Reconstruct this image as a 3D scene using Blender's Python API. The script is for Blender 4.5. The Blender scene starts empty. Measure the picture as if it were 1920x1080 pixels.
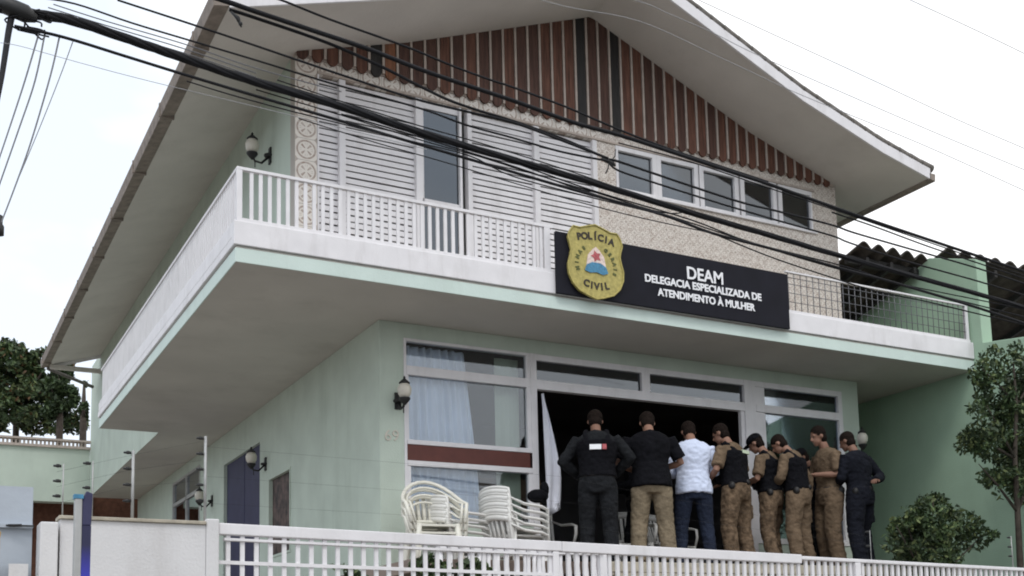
import bpy, bmesh, math, random
from mathutils import Vector, Matrix, noise
R = math.radians
random.seed(7)
scene = bpy.context.scene
C = scene.collection

# ------------------------------------------------------------------ camera
CAMC = Vector((-4.2712, -11.5, 1.6))
RV = Vector((0.85030349, -0.52527347, -0.03273766))
UV = Vector((-0.03493144, -0.11839471, 0.992352))
FV = Vector((0.52513214, 0.84265679, 0.11901999))
FPX, PX, PY = 2185.757, 1157.173, 975.149
cam = bpy.data.cameras.new('camera')
co = bpy.data.objects.new('camera', cam); C.objects.link(co)
M3 = Matrix((RV, UV, -FV)).transposed()
co.matrix_world = Matrix.Translation(CAMC) @ M3.to_4x4()
cam.sensor_width = 36; cam.lens = FPX/1920*36
cam.shift_x = (960-PX)/1920; cam.shift_y = (PY-540)/1920
cam.clip_start = .05; cam.clip_end = 2000
scene.camera = co

def at(u, v, Y):
    """world point where the sight line through a photo pixel meets the vertical plane at depth Y"""
    d = FV + RV*((u-PX)/FPX) - UV*((v-PY)/FPX)
    return CAMC + d*((Y-CAMC.y)/d.y)

# ------------------------------------------------------------------ world and light
w = bpy.data.worlds.new('World'); scene.world = w; w.use_nodes = True
nt = w.node_tree; N = nt.nodes; L = nt.links
for n in list(N): N.remove(n)
out = N.new('ShaderNodeOutputWorld')
SUN_EL, SUN_ROT = R(62), R(150)
sky = N.new('ShaderNodeTexSky'); sky.sky_type = 'NISHITA'; sky.sun_disc = False
sky.sun_elevation = SUN_EL; sky.sun_rotation = SUN_ROT; sky.dust_density = 4; sky.air_density = 1
hs = N.new('ShaderNodeHueSaturation'); hs.inputs['Saturation'].default_value = .25
L.new(sky.outputs[0], hs.inputs['Color'])
b1 = N.new('ShaderNodeBackground'); b1.inputs[1].default_value = .05; L.new(hs.outputs[0], b1.inputs[0])
tc = N.new('ShaderNodeTexCoord'); mp = N.new('ShaderNodeMapping'); mp.inputs['Scale'].default_value = (1, 1, 2.2)
L.new(tc.outputs['Generated'], mp.inputs[0])
nz = N.new('ShaderNodeTexNoise'); nz.inputs['Scale'].default_value = 2.1; nz.inputs['Detail'].default_value = 5
L.new(mp.outputs[0], nz.inputs['Vector'])
cr = N.new('ShaderNodeValToRGB')
cr.color_ramp.elements[0].position = .36; cr.color_ramp.elements[0].color = (.70, .77, .86, 1)
cr.color_ramp.elements[1].position = .50; cr.color_ramp.elements[1].color = (1, 1, 1, 1)
sx = N.new('ShaderNodeSeparateXYZ'); L.new(tc.outputs['Generated'], sx.inputs[0])
ma = N.new('ShaderNodeMath'); ma.operation = 'MULTIPLY_ADD'; ma.inputs[1].default_value = .55; L.new(sx.outputs[0], ma.inputs[0]); L.new(nz.outputs[0], ma.inputs[2])
m2 = N.new('ShaderNodeMath'); m2.operation = 'SUBTRACT'; m2.inputs[1].default_value = .20; L.new(ma.outputs[0], m2.inputs[0]); L.new(m2.outputs[0], cr.inputs[0])
b2 = N.new('ShaderNodeBackground'); b2.inputs[1].default_value = 1.08; L.new(cr.outputs[0], b2.inputs[0])
ad = N.new('ShaderNodeAddShader'); L.new(b1.outputs[0], ad.inputs[0]); L.new(b2.outputs[0], ad.inputs[1])
L.new(ad.outputs[0], out.inputs[0])
sl = bpy.data.lights.new('sun', 'SUN'); sl.energy = .7; sl.angle = R(14); sl.color = (1, .97, .93)
so = bpy.data.objects.new('sun', sl); C.objects.link(so)
sd = Vector((-.35, -.62, .95)).normalized()      # towards the sun
so.rotation_euler = sd.to_track_quat('Z', 'Y').to_euler()
sky.sun_elevation = math.asin(sd.z); sky.sun_rotation = math.atan2(sd.x, sd.y)
vs = scene.view_settings
vs.view_transform = 'Standard'; vs.look = 'None'; vs.gamma = 1; vs.exposure = 0.08
scene.cycles.max_bounces = 6; scene.cycles.transparent_max_bounces = 12
scene.cycles.filter_width = 1.9

# ------------------------------------------------------------------ materials
def mat(name, col, rough=.7, var=.12, scale=6, bump=.0, bscale=40, metal=0, spec=.4, dirt=0, dirtcol=(.12, .11, .09), stretch=None):
    m = bpy.data.materials.new(name); m.use_nodes = True
    t = m.node_tree; n = t.nodes; l = t.links; p = n['Principled BSDF']
    p.inputs['Roughness'].default_value = rough; p.inputs['Metallic'].default_value = metal
    p.inputs['Specular IOR Level'].default_value = spec
    tc = n.new('ShaderNodeTexCoord'); mpg = n.new('ShaderNodeMapping'); l.new(tc.outputs['Object'], mpg.inputs[0])
    if stretch: mpg.inputs['Scale'].default_value = stretch
    nz = n.new('ShaderNodeTexNoise'); nz.inputs['Scale'].default_value = scale; nz.inputs['Detail'].default_value = 6
    l.new(mpg.outputs[0], nz.inputs['Vector'])
    r = n.new('ShaderNodeValToRGB'); e = r.color_ramp.elements
    e[0].position = .3; e[1].position = .7
    e[0].color = tuple(c*(1-var) for c in col)+(1,); e[1].color = tuple(min(1, c*(1+var)) for c in col)+(1,)
    l.new(nz.outputs[0], r.inputs[0]); last = r.outputs[0]
    if dirt:
        n2 = n.new('ShaderNodeTexNoise'); n2.inputs['Scale'].default_value = scale*.35; n2.inputs['Detail'].default_value = 9
        n2.inputs['Roughness'].default_value = .7; m2 = n.new('ShaderNodeMapping'); m2.inputs['Scale'].default_value = (3, 3, .6)
        l.new(tc.outputs['Object'], m2.inputs[0]); l.new(m2.outputs[0], n2.inputs['Vector'])
        mr = n.new('ShaderNodeMapRange'); mr.inputs[1].default_value = .52; mr.inputs[2].default_value = .78; mr.inputs[4].default_value = dirt
        l.new(n2.outputs[0], mr.inputs[0]); mx = n.new('ShaderNodeMixRGB'); mx.inputs[2].default_value = dirtcol+(1,)
        l.new(mr.outputs[0], mx.inputs[0]); l.new(last, mx.inputs[1]); last = mx.outputs[0]
    l.new(last, p.inputs['Base Color'])
    if bump:
        bn = n.new('ShaderNodeTexNoise'); bn.inputs['Scale'].default_value = bscale; bn.inputs['Detail'].default_value = 4
        l.new(tc.outputs['Object'], bn.inputs['Vector'])
        bp = n.new('ShaderNodeBump'); bp.inputs['Strength'].default_value = bump; bp.inputs['Distance'].default_value = .03 if bscale < 25 else .01
        l.new(bn.outputs[0], bp.inputs['Height']); l.new(bp.outputs[0], p.inputs['Normal'])
    return m

M = {}
M['mint'] = mat('mint_plaster', (.52, .59, .51), .85, .07, 2.2, .25, 60, dirt=.42, dirtcol=(.28, .34, .27))
M['mintwall'] = mat('green_plaster', (.37, .51, .38), .85, .08, 1.6, .3, 50, dirt=.25, dirtcol=(.18, .25, .17))
M['mintband'] = mat('pale_mint_paint', (.60, .70, .65), .8, .04, 3, .2, 60, dirt=.25, dirtcol=(.3, .36, .3))
M['white'] = mat('white_paint', (.76, .74, .75), .6, .05, 5, .1, 40, dirt=.38, dirtcol=(.4, .37, .35))
M['whitewall'] = mat('white_wall_plaster', (.66, .65, .65), .85, .05, 3, .3, 60, dirt=.35, dirtcol=(.36, .33, .31))
M['soffit'] = mat('grey_soffit_plaster', (.53, .505, .46), .9, .07, 1.2, .2, 50, dirt=.25, dirtcol=(.2, .18, .15))
M['roofsoffit'] = mat('roof_soffit_paint', (.64, .60, .56), .9, .06, 1.5, .2, 30, dirt=.22, dirtcol=(.3, .27, .24))
M['gutter'] = mat('weathered_gutter', (.24, .20, .17), .8, .25, 9, .5, 40, dirt=.4)
M['tile'] = mat('dark_roof_tile', (.16, .145, .13), .9, .3, 14, .6, 50, dirt=.4)
M['cement'] = mat('fibre_cement', (.06, .05, .042), .95, .35, 8, .5, 30, dirt=.3, dirtcol=(.02, .016, .013))
M['wood'] = mat('red_brown_board', (.125, .055, .036), .75, .45, 5, .4, 60, stretch=(8, 8, .7))
M['wood2'] = mat('dark_brown_board', (.085, .042, .031), .75, .35, 5, .4, 60, stretch=(8, 8, .7))
M['wood3'] = mat('black_green_board', (.022, .020, .019), .7, .3, 5, .4, 60, stretch=(8, 8, .7))
M['wood4'] = mat('orange_brown_board', (.22, .095, .05), .75, .35, 5, .4, 60, stretch=(8, 8, .7))
M['batten'] = mat('cream_batten', (.47, .40, .35), .8, .12, 12, .2, 40, dirt=.3)
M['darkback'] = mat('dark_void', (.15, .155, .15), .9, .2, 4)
M['brown'] = mat('maroon_panel', (.11, .028, .02), .5, .12, 8, .1, 40)
M['navy'] = mat('navy_door_paint', (.035, .035, .085), .6, .15, 4, .15, 30)
M['faint'] = mat('pale_grey_wire', (.34, .34, .35), .8, .1, 20)
M['plastic'] = mat('white_plastic', (.72, .71, .68), .45, .04, 6, dirt=.15, dirtcol=(.45, .42, .36))
M['cream'] = mat('cream_plastic', (.70, .68, .60), .45, .05, 6, dirt=.2, dirtcol=(.4, .38, .25))
M['black'] = mat('black_metal', (.02, .02, .02), .5, .2, 10)
M['cable'] = mat('black_cable_sheath', (.012, .012, .014), .7, .2, 20, spec=.2)
M['thin'] = mat('grey_thin_wire', (.14, .14, .15), .7, .1, 20)
M['globe'] = mat('frosted_lamp_glass', (.62, .58, .50), .3, .08, 9)
M['signblk'] = mat('navy_black_sign', (.009, .009, .015), .7, .2, 4, spec=.2)
M['gold'] = mat('gold_badge_paint', (.42, .355, .11), .55, .22, 26, .3, 60)
M['lett'] = mat('white_lettering', (.85, .85, .87), .5, .03, 5)
M['blklett'] = mat('black_lettering', (.03, .022, .015), .5, .1, 5)
M['grnlett'] = mat('olive_lettering', (.10, .11, .03), .5, .1, 5)
M['red'] = mat('crest_red', (.42, .09, .10), .5, .3, 40)
M['pink'] = mat('crest_pink', (.72, .58, .52), .5, .2, 40)
M['blue'] = mat('crest_blue', (.06, .22, .36), .5, .3, 40)
M['asphalt'] = mat('asphalt', (.12, .115, .11), .95, .25, 3, .6, 80)
M['grass'] = mat('grass_ground', (.045, .075, .025), .95, .45, 9, .8, 30)
M['yard'] = mat('worn_concrete_yard', (.31, .285, .26), .95, .25, 4, .5, 40, dirt=.4)
M['stone'] = mat('beige_stone', (.40, .36, .29), .9, .22, 14, .6, 30, dirt=.5, dirtcol=(.16, .14, .11))
M['floor'] = mat('porch_floor', (.22, .17, .14), .6, .15, 5)
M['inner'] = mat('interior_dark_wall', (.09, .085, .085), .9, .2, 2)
M['curtain'] = mat('white_curtain_cloth', (.74, .80, .88), .9, .06, 4)
M['flag'] = mat('white_flag_cloth', (.72, .73, .80), .85, .06, 6)
M['greenpanel'] = mat('pale_green_blind', (.50, .57, .43), .8, .05, 4)
M['bark'] = mat('dark_bark', (.06, .048, .038), .95, .3, 12, .8, 30)
M['leafd'] = mat('dark_leaf', (.030, .052, .020), .6, .5, 2.5)
M['leafm'] = mat('mid_leaf', (.055, .088, .030), .6, .5, 2.5)
M['leafl'] = mat('light_leaf', (.12, .15, .055), .6, .4, 2.5)
M['leafr'] = mat('rusty_leaf', (.10, .055, .022), .7, .4, 2.5)
M['rebrick'] = mat('red_brown_brick', (.13, .055, .035), .9, .3, 10, .5, 30)
M['bluegrey'] = mat('blue_grey_sheet_metal', (.40, .44, .49), .6, .07, 2, .1, 20, dirt=.2, dirtcol=(.25, .26, .28))
M['yellow'] = mat('yellow_paint', (.60, .38, .04), .6, .15, 6, dirt=.4)
M['steel'] = mat('galvanised_steel', (.42, .42, .41), .5, .12, 12, metal=.3)
M['skin'] = mat('tan_skin', (.26, .14, .095), .6, .12, 14)
M['skind'] = mat('brown_skin', (.20, .105, .07), .6, .12, 14)
M['hair'] = mat('black_hair', (.016, .011, .009), .95, .3, 60, .8, 120, spec=.1)
M['khaki'] = mat('khaki_uniform_cloth', (.145, .102, .066), .95, .28, 7, .9, 18, spec=.15)
M['tan'] = mat('tan_trouser_cloth', (.20, .16, .108), .95, .22, 7, .9, 18, spec=.15)
M['camo'] = mat('mottled_brown_cloth', (.125, .086, .055), .95, .55, 15, .9, 18, spec=.15)
M['blkcloth'] = mat('black_cloth', (.007, .007, .009), .95, .3, 8, .7, 22, spec=.1)
M['greycloth'] = mat('charcoal_cloth', (.014, .015, .017), .95, .3, 8, .7, 22, spec=.15)
M['navycloth'] = mat('navy_cloth', (.009, .010, .015), .95, .3, 8, .7, 22, spec=.15)
M['denim'] = mat('dark_denim', (.020, .026, .045), .95, .35, 6, .7, 22, spec=.15)
M['shirt'] = mat('white_blue_shirt_cloth', (.62, .68, .84), .85, .03, 4, .35, 20)
M['boot'] = mat('black_leather', (.012, .011, .011), .5, .2, 20)
M['mural'] = mat('dark_poster_print', (.07, .045, .04), .6, .9, 9, dirt=.5, dirtcol=(.02, .02, .02))
M['num'] = mat('faded_number_paint', (.62, .58, .50), .7, .05, 8)
M['skin_eye'] = mat('eye_dark', (.02, .015, .012), .3, .05, 8)
M['wood5'] = mat('brown_window_wood', (.13, .085, .05), .7, .25, 6)

def glass(name, tint, refl, rough=.03, base=None):
    """window glass: clear layer that lets the inside show, with a mirror layer over it"""
    m = bpy.data.materials.new(name); m.use_nodes = True
    t = m.node_tree; n = t.nodes; l = t.links; n.remove(n['Principled BSDF']); o = n['Material Output']
    tr = n.new('ShaderNodeBsdfTransparent'); tr.inputs[0].default_value = tint+(1,)
    gl = n.new('ShaderNodeBsdfGlossy'); gl.inputs['Roughness'].default_value = rough; gl.inputs[0].default_value = (.9, .95, 1, 1)
    fr = n.new('ShaderNodeFresnel'); fr.inputs[0].default_value = 1.5
    ma = n.new('ShaderNodeMath'); ma.operation = 'MULTIPLY_ADD'; ma.inputs[1].default_value = 1.6; ma.inputs[2].default_value = refl
    l.new(fr.outputs[0], ma.inputs[0])
    mx = n.new('ShaderNodeMixShader'); l.new(ma.outputs[0], mx.inputs[0]); l.new(tr.outputs[0], mx.inputs[1]); l.new(gl.outputs[0], mx.inputs[2])
    l.new(mx.outputs[0], o.inputs[0]); return m
M['glass'] = glass('clear_window_glass', (.92, .94, .96), .0)
M['glassd'] = glass('dark_window_glass', (.30, .33, .36), .05)

def emit(name, col, s):
    m = bpy.data.materials.new(name); m.use_nodes = True
    p = m.node_tree.nodes['Principled BSDF']; p.inputs['Base Color'].default_value = col+(1,)
    p.inputs['Emission Color'].default_value = col+(1,); p.inputs['Emission Strength'].default_value = s
    return m
M['beacon'] = emit('blue_beacon_light', (.03, .03, .5), 1)
_t = M['beacon'].node_tree; _c = _t.nodes.new('ShaderNodeTexCoord'); _s = _t.nodes.new('ShaderNodeSeparateXYZ'); _m = _t.nodes.new('ShaderNodeMapRange')
_t.links.new(_c.outputs['Object'], _s.inputs[0]); _t.links.new(_s.outputs[2], _m.inputs[0]); _t.links.new(_m.outputs[0], _t.nodes['Principled BSDF'].inputs['Emission Strength'])
_t.nodes['Principled BSDF'].inputs['Base Color'].default_value = (.015, .015, .06, 1)
_m.inputs[1].default_value = 2.14; _m.inputs[2].default_value = 1.9; _m.inputs[3].default_value = 0; _m.inputs[4].default_value = 1.1  # emission fades to nothing up the tube, painting in the glow's falloff

def tilemat(ps=.235, soft=1.35):
    m = bpy.data.materials.new('patterned_wall_tile'); m.use_nodes = True
    t = m.node_tree; n = t.nodes; l = t.links; p = n['Principled BSDF']; p.inputs['Roughness'].default_value = .45
    def math_(op, a, b=None):
        q = n.new('ShaderNodeMath'); q.operation = op
        for i, v in enumerate((a, b)):
            if v is None: continue
            if isinstance(v, (int, float)): q.inputs[i].default_value = v
            else: l.new(v, q.inputs[i])
        return q.outputs[0]
    tc = n.new('ShaderNodeTexCoord'); sp = n.new('ShaderNodeSeparateXYZ'); l.new(tc.outputs['Object'], sp.inputs[0])
    def cell(o, off):
        a = math_('ADD', o, off); a = math_('DIVIDE', a, ps); a = math_('FRACT', a); return math_('SUBTRACT', a, .5)
    x = cell(sp.outputs[0], 10*ps+.933); z = cell(sp.outputs[2], 10*ps)
    r = math_('SQRT', math_('ADD', math_('MULTIPLY', x, x), math_('MULTIPLY', z, z)))
    ring = math_('MULTIPLY', math_('GREATER_THAN', r, .36), math_('LESS_THAN', r, .44))
    ang = math_('ARCTAN2', z, x); pet = math_('COSINE', math_('MULTIPLY', ang, 8.))
    pet = math_('MULTIPLY', math_('GREATER_THAN', math_('ADD', pet, math_('MULTIPLY', r, -1.5)), -.35), math_('LESS_THAN', r, .30))
    pet = math_('MULTIPLY', pet, math_('GREATER_THAN', r, .07))
    cross = math_('MINIMUM', math_('ABSOLUTE', x), math_('ABSOLUTE', z)); notc = math_('GREATER_THAN', cross, .035)
    pet = math_('MULTIPLY', pet, notc)
    corner = math_('GREATER_THAN', r, .60)
    patt = math_('MAXIMUM', math_('MAXIMUM', ring, pet), corner)
    nz = n.new('ShaderNodeTexNoise'); nz.inputs['Scale'].default_value = 30; nz.inputs['Detail'].default_value = 5; l.new(tc.outputs['Object'], nz.inputs['Vector'])
    patt = math_('MULTIPLY', patt, math_('MULTIPLY', nz.outputs[0], soft))
    if ps < .2:      # worn, irregular small tiles: blotches over the pattern
        n3 = n.new('ShaderNodeTexNoise'); n3.inputs['Scale'].default_value = 17; n3.inputs['Detail'].default_value = 8; n3.inputs['Roughness'].default_value = .8; l.new(tc.outputs['Object'], n3.inputs['Vector'])
        mr = n.new('ShaderNodeMapRange'); mr.inputs[1].default_value = .47; mr.inputs[2].default_value = .62; mr.inputs[4].default_value = .9; l.new(n3.outputs[0], mr.inputs[0])
        patt = math_('ADD', math_('MULTIPLY', patt, .65), math_('MULTIPLY', mr.outputs[0], .55))
    mx = n.new('ShaderNodeMixRGB'); mx.use_clamp = True; l.new(patt, mx.inputs[0])
    mx.inputs[1].default_value = (.72, .67, .61, 1); mx.inputs[2].default_value = (.28, .19, .14, 1)
    edge = math_('GREATER_THAN', math_('MAXIMUM', math_('ABSOLUTE', x), math_('ABSOLUTE', z)), .485)
    m2 = n.new('ShaderNodeMixRGB'); l.new(edge, m2.inputs[0]); l.new(mx.outputs[0], m2.inputs[1]); m2.inputs[2].default_value = (.42, .38, .33, 1)
    l.new(m2.outputs[0], p.inputs['Base Color']); return m
M['walltile'] = tilemat(); M['walltile2'] = tilemat(.118, 1.7)

# ------------------------------------------------------------------ mesh helpers
class MB:
    def __init__(s): s.bm = bmesh.new()
    def box(s, x0, x1, y0, y1, z0, z1, mi=0):
        v = [s.bm.verts.new(p) for p in ((x0,y0,z0),(x1,y0,z0),(x1,y1,z0),(x0,y1,z0),(x0,y0,z1),(x1,y0,z1),(x1,y1,z1),(x0,y1,z1))]
        for q in ((0,3,2,1),(4,5,6,7),(0,1,5,4),(1,2,6,5),(2,3,7,6),(3,0,4,7)):
            f = s.bm.faces.new([v[i] for i in q]); f.material_index = mi
        return s
    def prism(s, pts, vec, mi=0):
        vec = Vector(vec); a = [s.bm.verts.new(p) for p in pts]; b = [s.bm.verts.new(Vector(p)+vec) for p in pts]
        n = len(pts); fs = [s.bm.faces.new(a[::-1]), s.bm.faces.new(b)]
        for i in range(n): fs.append(s.bm.faces.new((a[i], a[(i+1)%n], b[(i+1)%n], b[i])))
        for f in fs: f.material_index = mi
        return s
    def tube(s, pts, r, seg=8, mi=0, caps=True, flat=None):
        pts = [Vector(p) for p in pts]; n = len(pts)
        rr = r if isinstance(r, (list, tuple)) else [r]*n
        rings = []; up = None
        for i, p in enumerate(pts):
            t = (pts[min(i+1, n-1)]-pts[max(i-1, 0)])
            t = t.normalized() if t.length > 1e-9 else Vector((0,0,1))
            if up is None:
                up = Vector((0,0,1)) if abs(t.z) < .9 else Vector((0,1,0))
            a = t.cross(up).normalized(); b = a.cross(t).normalized(); up = b
            ring = []
            for k in range(seg):
                an = 2*math.pi*k/seg
                ring.append(s.bm.verts.new(p + a*math.cos(an)*rr[i] + b*math.sin(an)*rr[i]*(flat or 1)))
            rings.append(ring)
        for i in range(n-1):
            for k in range(seg):
                f = s.bm.faces.new((rings[i][k], rings[i][(k+1)%seg], rings[i+1][(k+1)%seg], rings[i+1][k])); f.material_index = mi; f.smooth = True
        if caps:
            f = s.bm.faces.new(rings[0][::-1]); f.material_index = mi; f = s.bm.faces.new(rings[-1]); f.material_index = mi
        return s
    def loft(s, rings, seg=20, mi=0):
        """rings: (centre, rx, ry, matrix)"""
        rs = []
        for c, rx, ry, m in rings:
            rs.append([s.bm.verts.new(Vector(c)+m@Vector((rx*math.cos(2*math.pi*k/seg), ry*math.sin(2*math.pi*k/seg), 0))) for k in range(seg)])
        for i in range(len(rs)-1):
            for k in range(seg):
                f = s.bm.faces.new((rs[i][k], rs[i][(k+1)%seg], rs[i+1][(k+1)%seg], rs[i+1][k])); f.smooth = True; f.material_index = mi
        s.bm.faces.new(rs[0][::-1]).material_index = mi; s.bm.faces.new(rs[-1]).material_index = mi
        return s
    def ell(s, c, rx, ry, rz, m=None, seg=14, mi=0):
        m = m or Matrix.Identity(3); n = seg//2+1; rings = []
        for i in range(1, n):
            a = math.pi*i/n - math.pi/2
            rings.append((Vector(c)+m@Vector((0,0,rz*math.sin(a))), rx*math.cos(a), ry*math.cos(a), m))
        return s.loft(rings, seg, mi)
    def lathe(s, c, prof, seg=16, mi=0):
        I = Matrix.Identity(3)
        return s.loft([(Vector(c)+Vector((0,0,z)), r, r, I) for r, z in prof], seg, mi)
    def build(s, name, mats, parent=None, bevel=0, smooth=False):
        me = bpy.data.meshes.new(name)
        bmesh.ops.recalc_face_normals(s.bm, faces=s.bm.faces[:])
        s.bm.to_mesh(me); s.bm.free()
        for m in (mats if isinstance(mats, (list, tuple)) else [mats]): me.materials.append(m)
        o = bpy.data.objects.new(name, me); C.objects.link(o)
        if parent: o.parent = parent
        if smooth:
            for f in me.polygons: f.use_smooth = True
        if bevel:
            b = o.modifiers.new('b', 'BEVEL'); b.width = bevel; b.segments = 2; b.limit_method = 'ANGLE'
        return o
def tag(o, label=None, cat=None, group=None, kind=None):
    if label: o['label'] = label
    if cat: o['category'] = cat
    if group: o['group'] = group
    if kind: o['kind'] = kind
    return o
def empty(name, loc=(0,0,0), rz=0, label=None, cat=None, group=None):
    o = bpy.data.objects.new(name, None); C.objects.link(o); o.location = loc; o.rotation_euler.z = rz
    return tag(o, label, cat, group)
def copy_tree(o, parent=None):
    c = o.copy(); C.objects.link(c); c.parent = parent
    for ch in list(o.children): copy_tree(ch, c)
    return c
def text(s, size, loc, mat_, parent, name='lettering', ext=.006, rot=0, sx=1, align='CENTER', bold=0):
    cu = bpy.data.curves.new('t', 'FONT'); cu.body = s; cu.size = size; cu.extrude = ext; cu.offset = bold
    cu.align_x = align; cu.align_y = 'CENTER'; cu.resolution_u = 4
    o = bpy.data.objects.new('t', cu); C.objects.link(o)
    dg = bpy.context.evaluated_depsgraph_get(); me = bpy.data.meshes.new_from_object(o.evaluated_get(dg))
    bpy.data.objects.remove(o)
    mm = Matrix.Translation(Vector(loc)) @ Matrix.Rotation(R(90), 4, 'X') @ Matrix.Rotation(rot, 4, 'Z') @ Matrix.Diagonal((sx, 1, 1, 1))
    me.transform(mm); me.materials.clear(); me.materials.append(mat_); me.name = name
    o = bpy.data.objects.new(name, me); C.objects.link(o)
    if parent: o.parent = parent
    return o
def holed(mb, axis, c0, c1, u0, u1, z0, z1, holes, mi=0):
    """wall slab between c0 and c1 along the other axis with rectangular openings (u0,u1,z0,z1)"""
    us = sorted({u0, u1} | {h[i] for h in holes for i in (0, 1)}); zs = sorted({z0, z1} | {h[i] for h in holes for i in (2, 3)})
    for a, b in zip(us, us[1:]):
        run = None
        for c, d in zip(zs, zs[1:]):
            inside = any(h[0] <= (a+b)/2 <= h[1] and h[2] <= (c+d)/2 <= h[3] for h in holes)
            if not inside: run = (run[0], d) if run else (c, d)
            if inside or d == zs[-1]:
                if run:
                    if axis == 'x': mb.box(a, b, c0, c1, run[0], run[1], mi)
                    else: mb.box(c0, c1, a, b, run[0], run[1], mi)
                run = None
    return mb

# ------------------------------------------------------------------ dimensions (metres)
ZS = 5.267            # underside of the balcony slab
XL, YF, XR = -1.759, -1.143, 7.86
XU, YU = -.932, -.129
YE, YB = 6.983, 14.3
ZF1, ZF2, ZR = 5.417, 5.656, 6.169
ZFL = 2.57            # porch floor

# ------------------------------------------------------------------ ground
mb = MB(); n = 24
mb.box(-300, 300, -300, 300, -.5, 0); tag(mb.build('ground', M['asphalt']), kind='structure')
mb = MB(); mb.box(-30, 40, -5.4, -4.12, .004, .14); tag(mb.build('pavement', M['stone'], bevel=.01), kind='structure')
# raised garden: slopes up from the fence to the house
g = bmesh.new(); nx, ny = 70, 26
gv = [[None]*(ny+1) for _ in range(nx+1)]
for i in range(nx+1):
    for j in range(ny+1):
        x = -12+34*i/nx; y = -3.98+ 3.9*j/ny if j < ny else 45
        t = min(1, max(0, (y+3.98)/2.2)); z = 1.75+.42*t*t*(3-2*t)+.03*noise.noise(Vector((x*1.5, y*1.5, 0)))
        gv[i][j] = g.verts.new((x, y, z))
for i in range(nx):
    for j in range(ny): g.faces.new((gv[i][j], gv[i+1][j], gv[i+1][j+1], gv[i][j+1]))
mb = MB(); mb.bm.free(); mb.bm = g; tag(mb.build('garden_ground', M['yard'], smooth=True), kind='structure')
# grass blades and low plants in the garden, uncountable
mb = MB()
for _ in range(5200):
    x = random.uniform(-2.6, 7.6); y = random.uniform(-3.85, -1.75)
    t = min(1, (y+3.98)/2.2); z = 1.73+.42*t*t*(3-2*t); h = random.uniform(.05, .16)*(1.6 if noise.noise(Vector((x*.9, y*.9, 3))) > .1 else .8)
    a = random.uniform(0, 6.28); dx, dy = .008*math.cos(a), .008*math.sin(a); lx, ly = random.uniform(-.04, .04), random.uniform(-.04, .04)
    v = [mb.bm.verts.new(p) for p in ((x-dx, y-dy, z), (x+dx, y+dy, z), (x+lx, y+ly, z+h))]
    f = mb.bm.faces.new(v); f.material_index = random.choice((0, 0, 1))
tag(mb.build('grass', [M['leafm'], M['leafl']]), 'green grass in the raised garden behind the white fence', 'grass', kind='stuff')

# ------------------------------------------------------------------ the house
H = empty('police_station_house', (2.9, 5, 0), 0, 'two storey mint green house with boarded gable and white balcony, used as police station', 'building')
H.location = (0, 0, 0)
def part(mb, name, m, parent=H, label=None, **k):
    o = mb.build(name, m, parent, **k)
    if label: o['label'] = label
    return o
# ground floor walls
HOLES_F = [(.27, 1.80, 3.12, 5.10), (1.80, 4.91, ZFL, 5.10), (4.91, 6.53, 3.00, 5.10)]
mb = MB(); holed(mb, 'x', 0, .18, 0, 6.829, 2.0, ZS-.003, HOLES_F)
HOLES_S = [(4.72, 6.80, 2.1, 4.79), (3.22, 4.24, 3.10, 4.20), (8.45, 10.66, 2.9, 5.06)]
holed(mb, 'y', 0, .18, .18, YB, 2.0, ZS-.003, HOLES_S)
mb.box(6.649, 6.829, .18, YB, 2.0, ZS-.003); mb.box(.18, 6.649, YB-.18, YB, 2.0, ZS-.003)
part(mb, 'ground_floor_wall', M['mint'])
# balcony slab and upper floor slab underside
mb = MB()
mb.box(XL, XR-.002, YF, 0-.0, ZS, ZF1); mb.box(XL, XU, 0, YE, ZS, ZF1); mb.box(XU, XR-.002, 0, YB, ZS, ZF1)
sl_ = part(mb, 'balcony_slab', [M['soffit']])
mb = MB()   # mint edge strip round the slab
mb.box(XL-.012, XR-.002, YF-.012, YF, ZS-.004, ZF1-.02); mb.box(XL-.012, XL, YF, YE+.01, ZS-.004, ZF1-.02)
part(mb, 'slab_edge_strip', M['mintband'], bevel=.004)
mb = MB()   # white fascia band, a groove above the mint strip
mb.box(XL-.03, XR-.004, YF-.03, YF+.05, ZF1+.004, ZF2-.012); mb.box(XL-.03, XL+.05, YF+.05, YE, ZF1+.004, ZF1+.085)
mb.box(XL-.022, XL+.05, YF+.05, YE, ZF1+.098, ZF2-.012)
part(mb, 'fascia_band', M['white'], bevel=.006)
mb = MB(); mb.box(XL+.05, XR-.02, YF+.05, YU, ZF1+.001, ZF1+.02); mb.box(XL+.05, XU, YU, YE, ZF1+.001, ZF1+.02)
part(mb, 'balcony_floor', M['stone'])
# upper floor walls
mb = MB()
holed(mb, 'y', XU, XU+.18, YU+.16, YB, ZF1, 8.02, [])
mb.box(6.33, 6.51, YU+.16, YB, ZF1, 7.95)
mb.box(XU, 6.5, YB-.18, YB-.001, ZF1, 7.95)
mb.box(XU-.004, XU-.0005, YE+.015, YB, ZS-.004, 7.96)
part(mb, 'upper_floor_wall', M['mint'])
HU = [(-.695, 2.696, ZF1, 7.785), (2.96, 6.07, 7.225, 7.785)]
mb = MB(); holed(mb, 'x', YU, YU+.16, XU, 2.70, ZF1, 7.93, HU[:1]); holed(mb, 'x', YU, YU+.16, 2.70, 6.51, ZF1, 7.93, HU[1:], 1)
for f in mb.bm.faces:
    if f.calc_center_median().x > 6.1 and f.calc_center_median().z > 7.2: f.material_index = 0
part(mb, 'tiled_front_wall', [M['walltile'], M['walltile2']])
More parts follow.
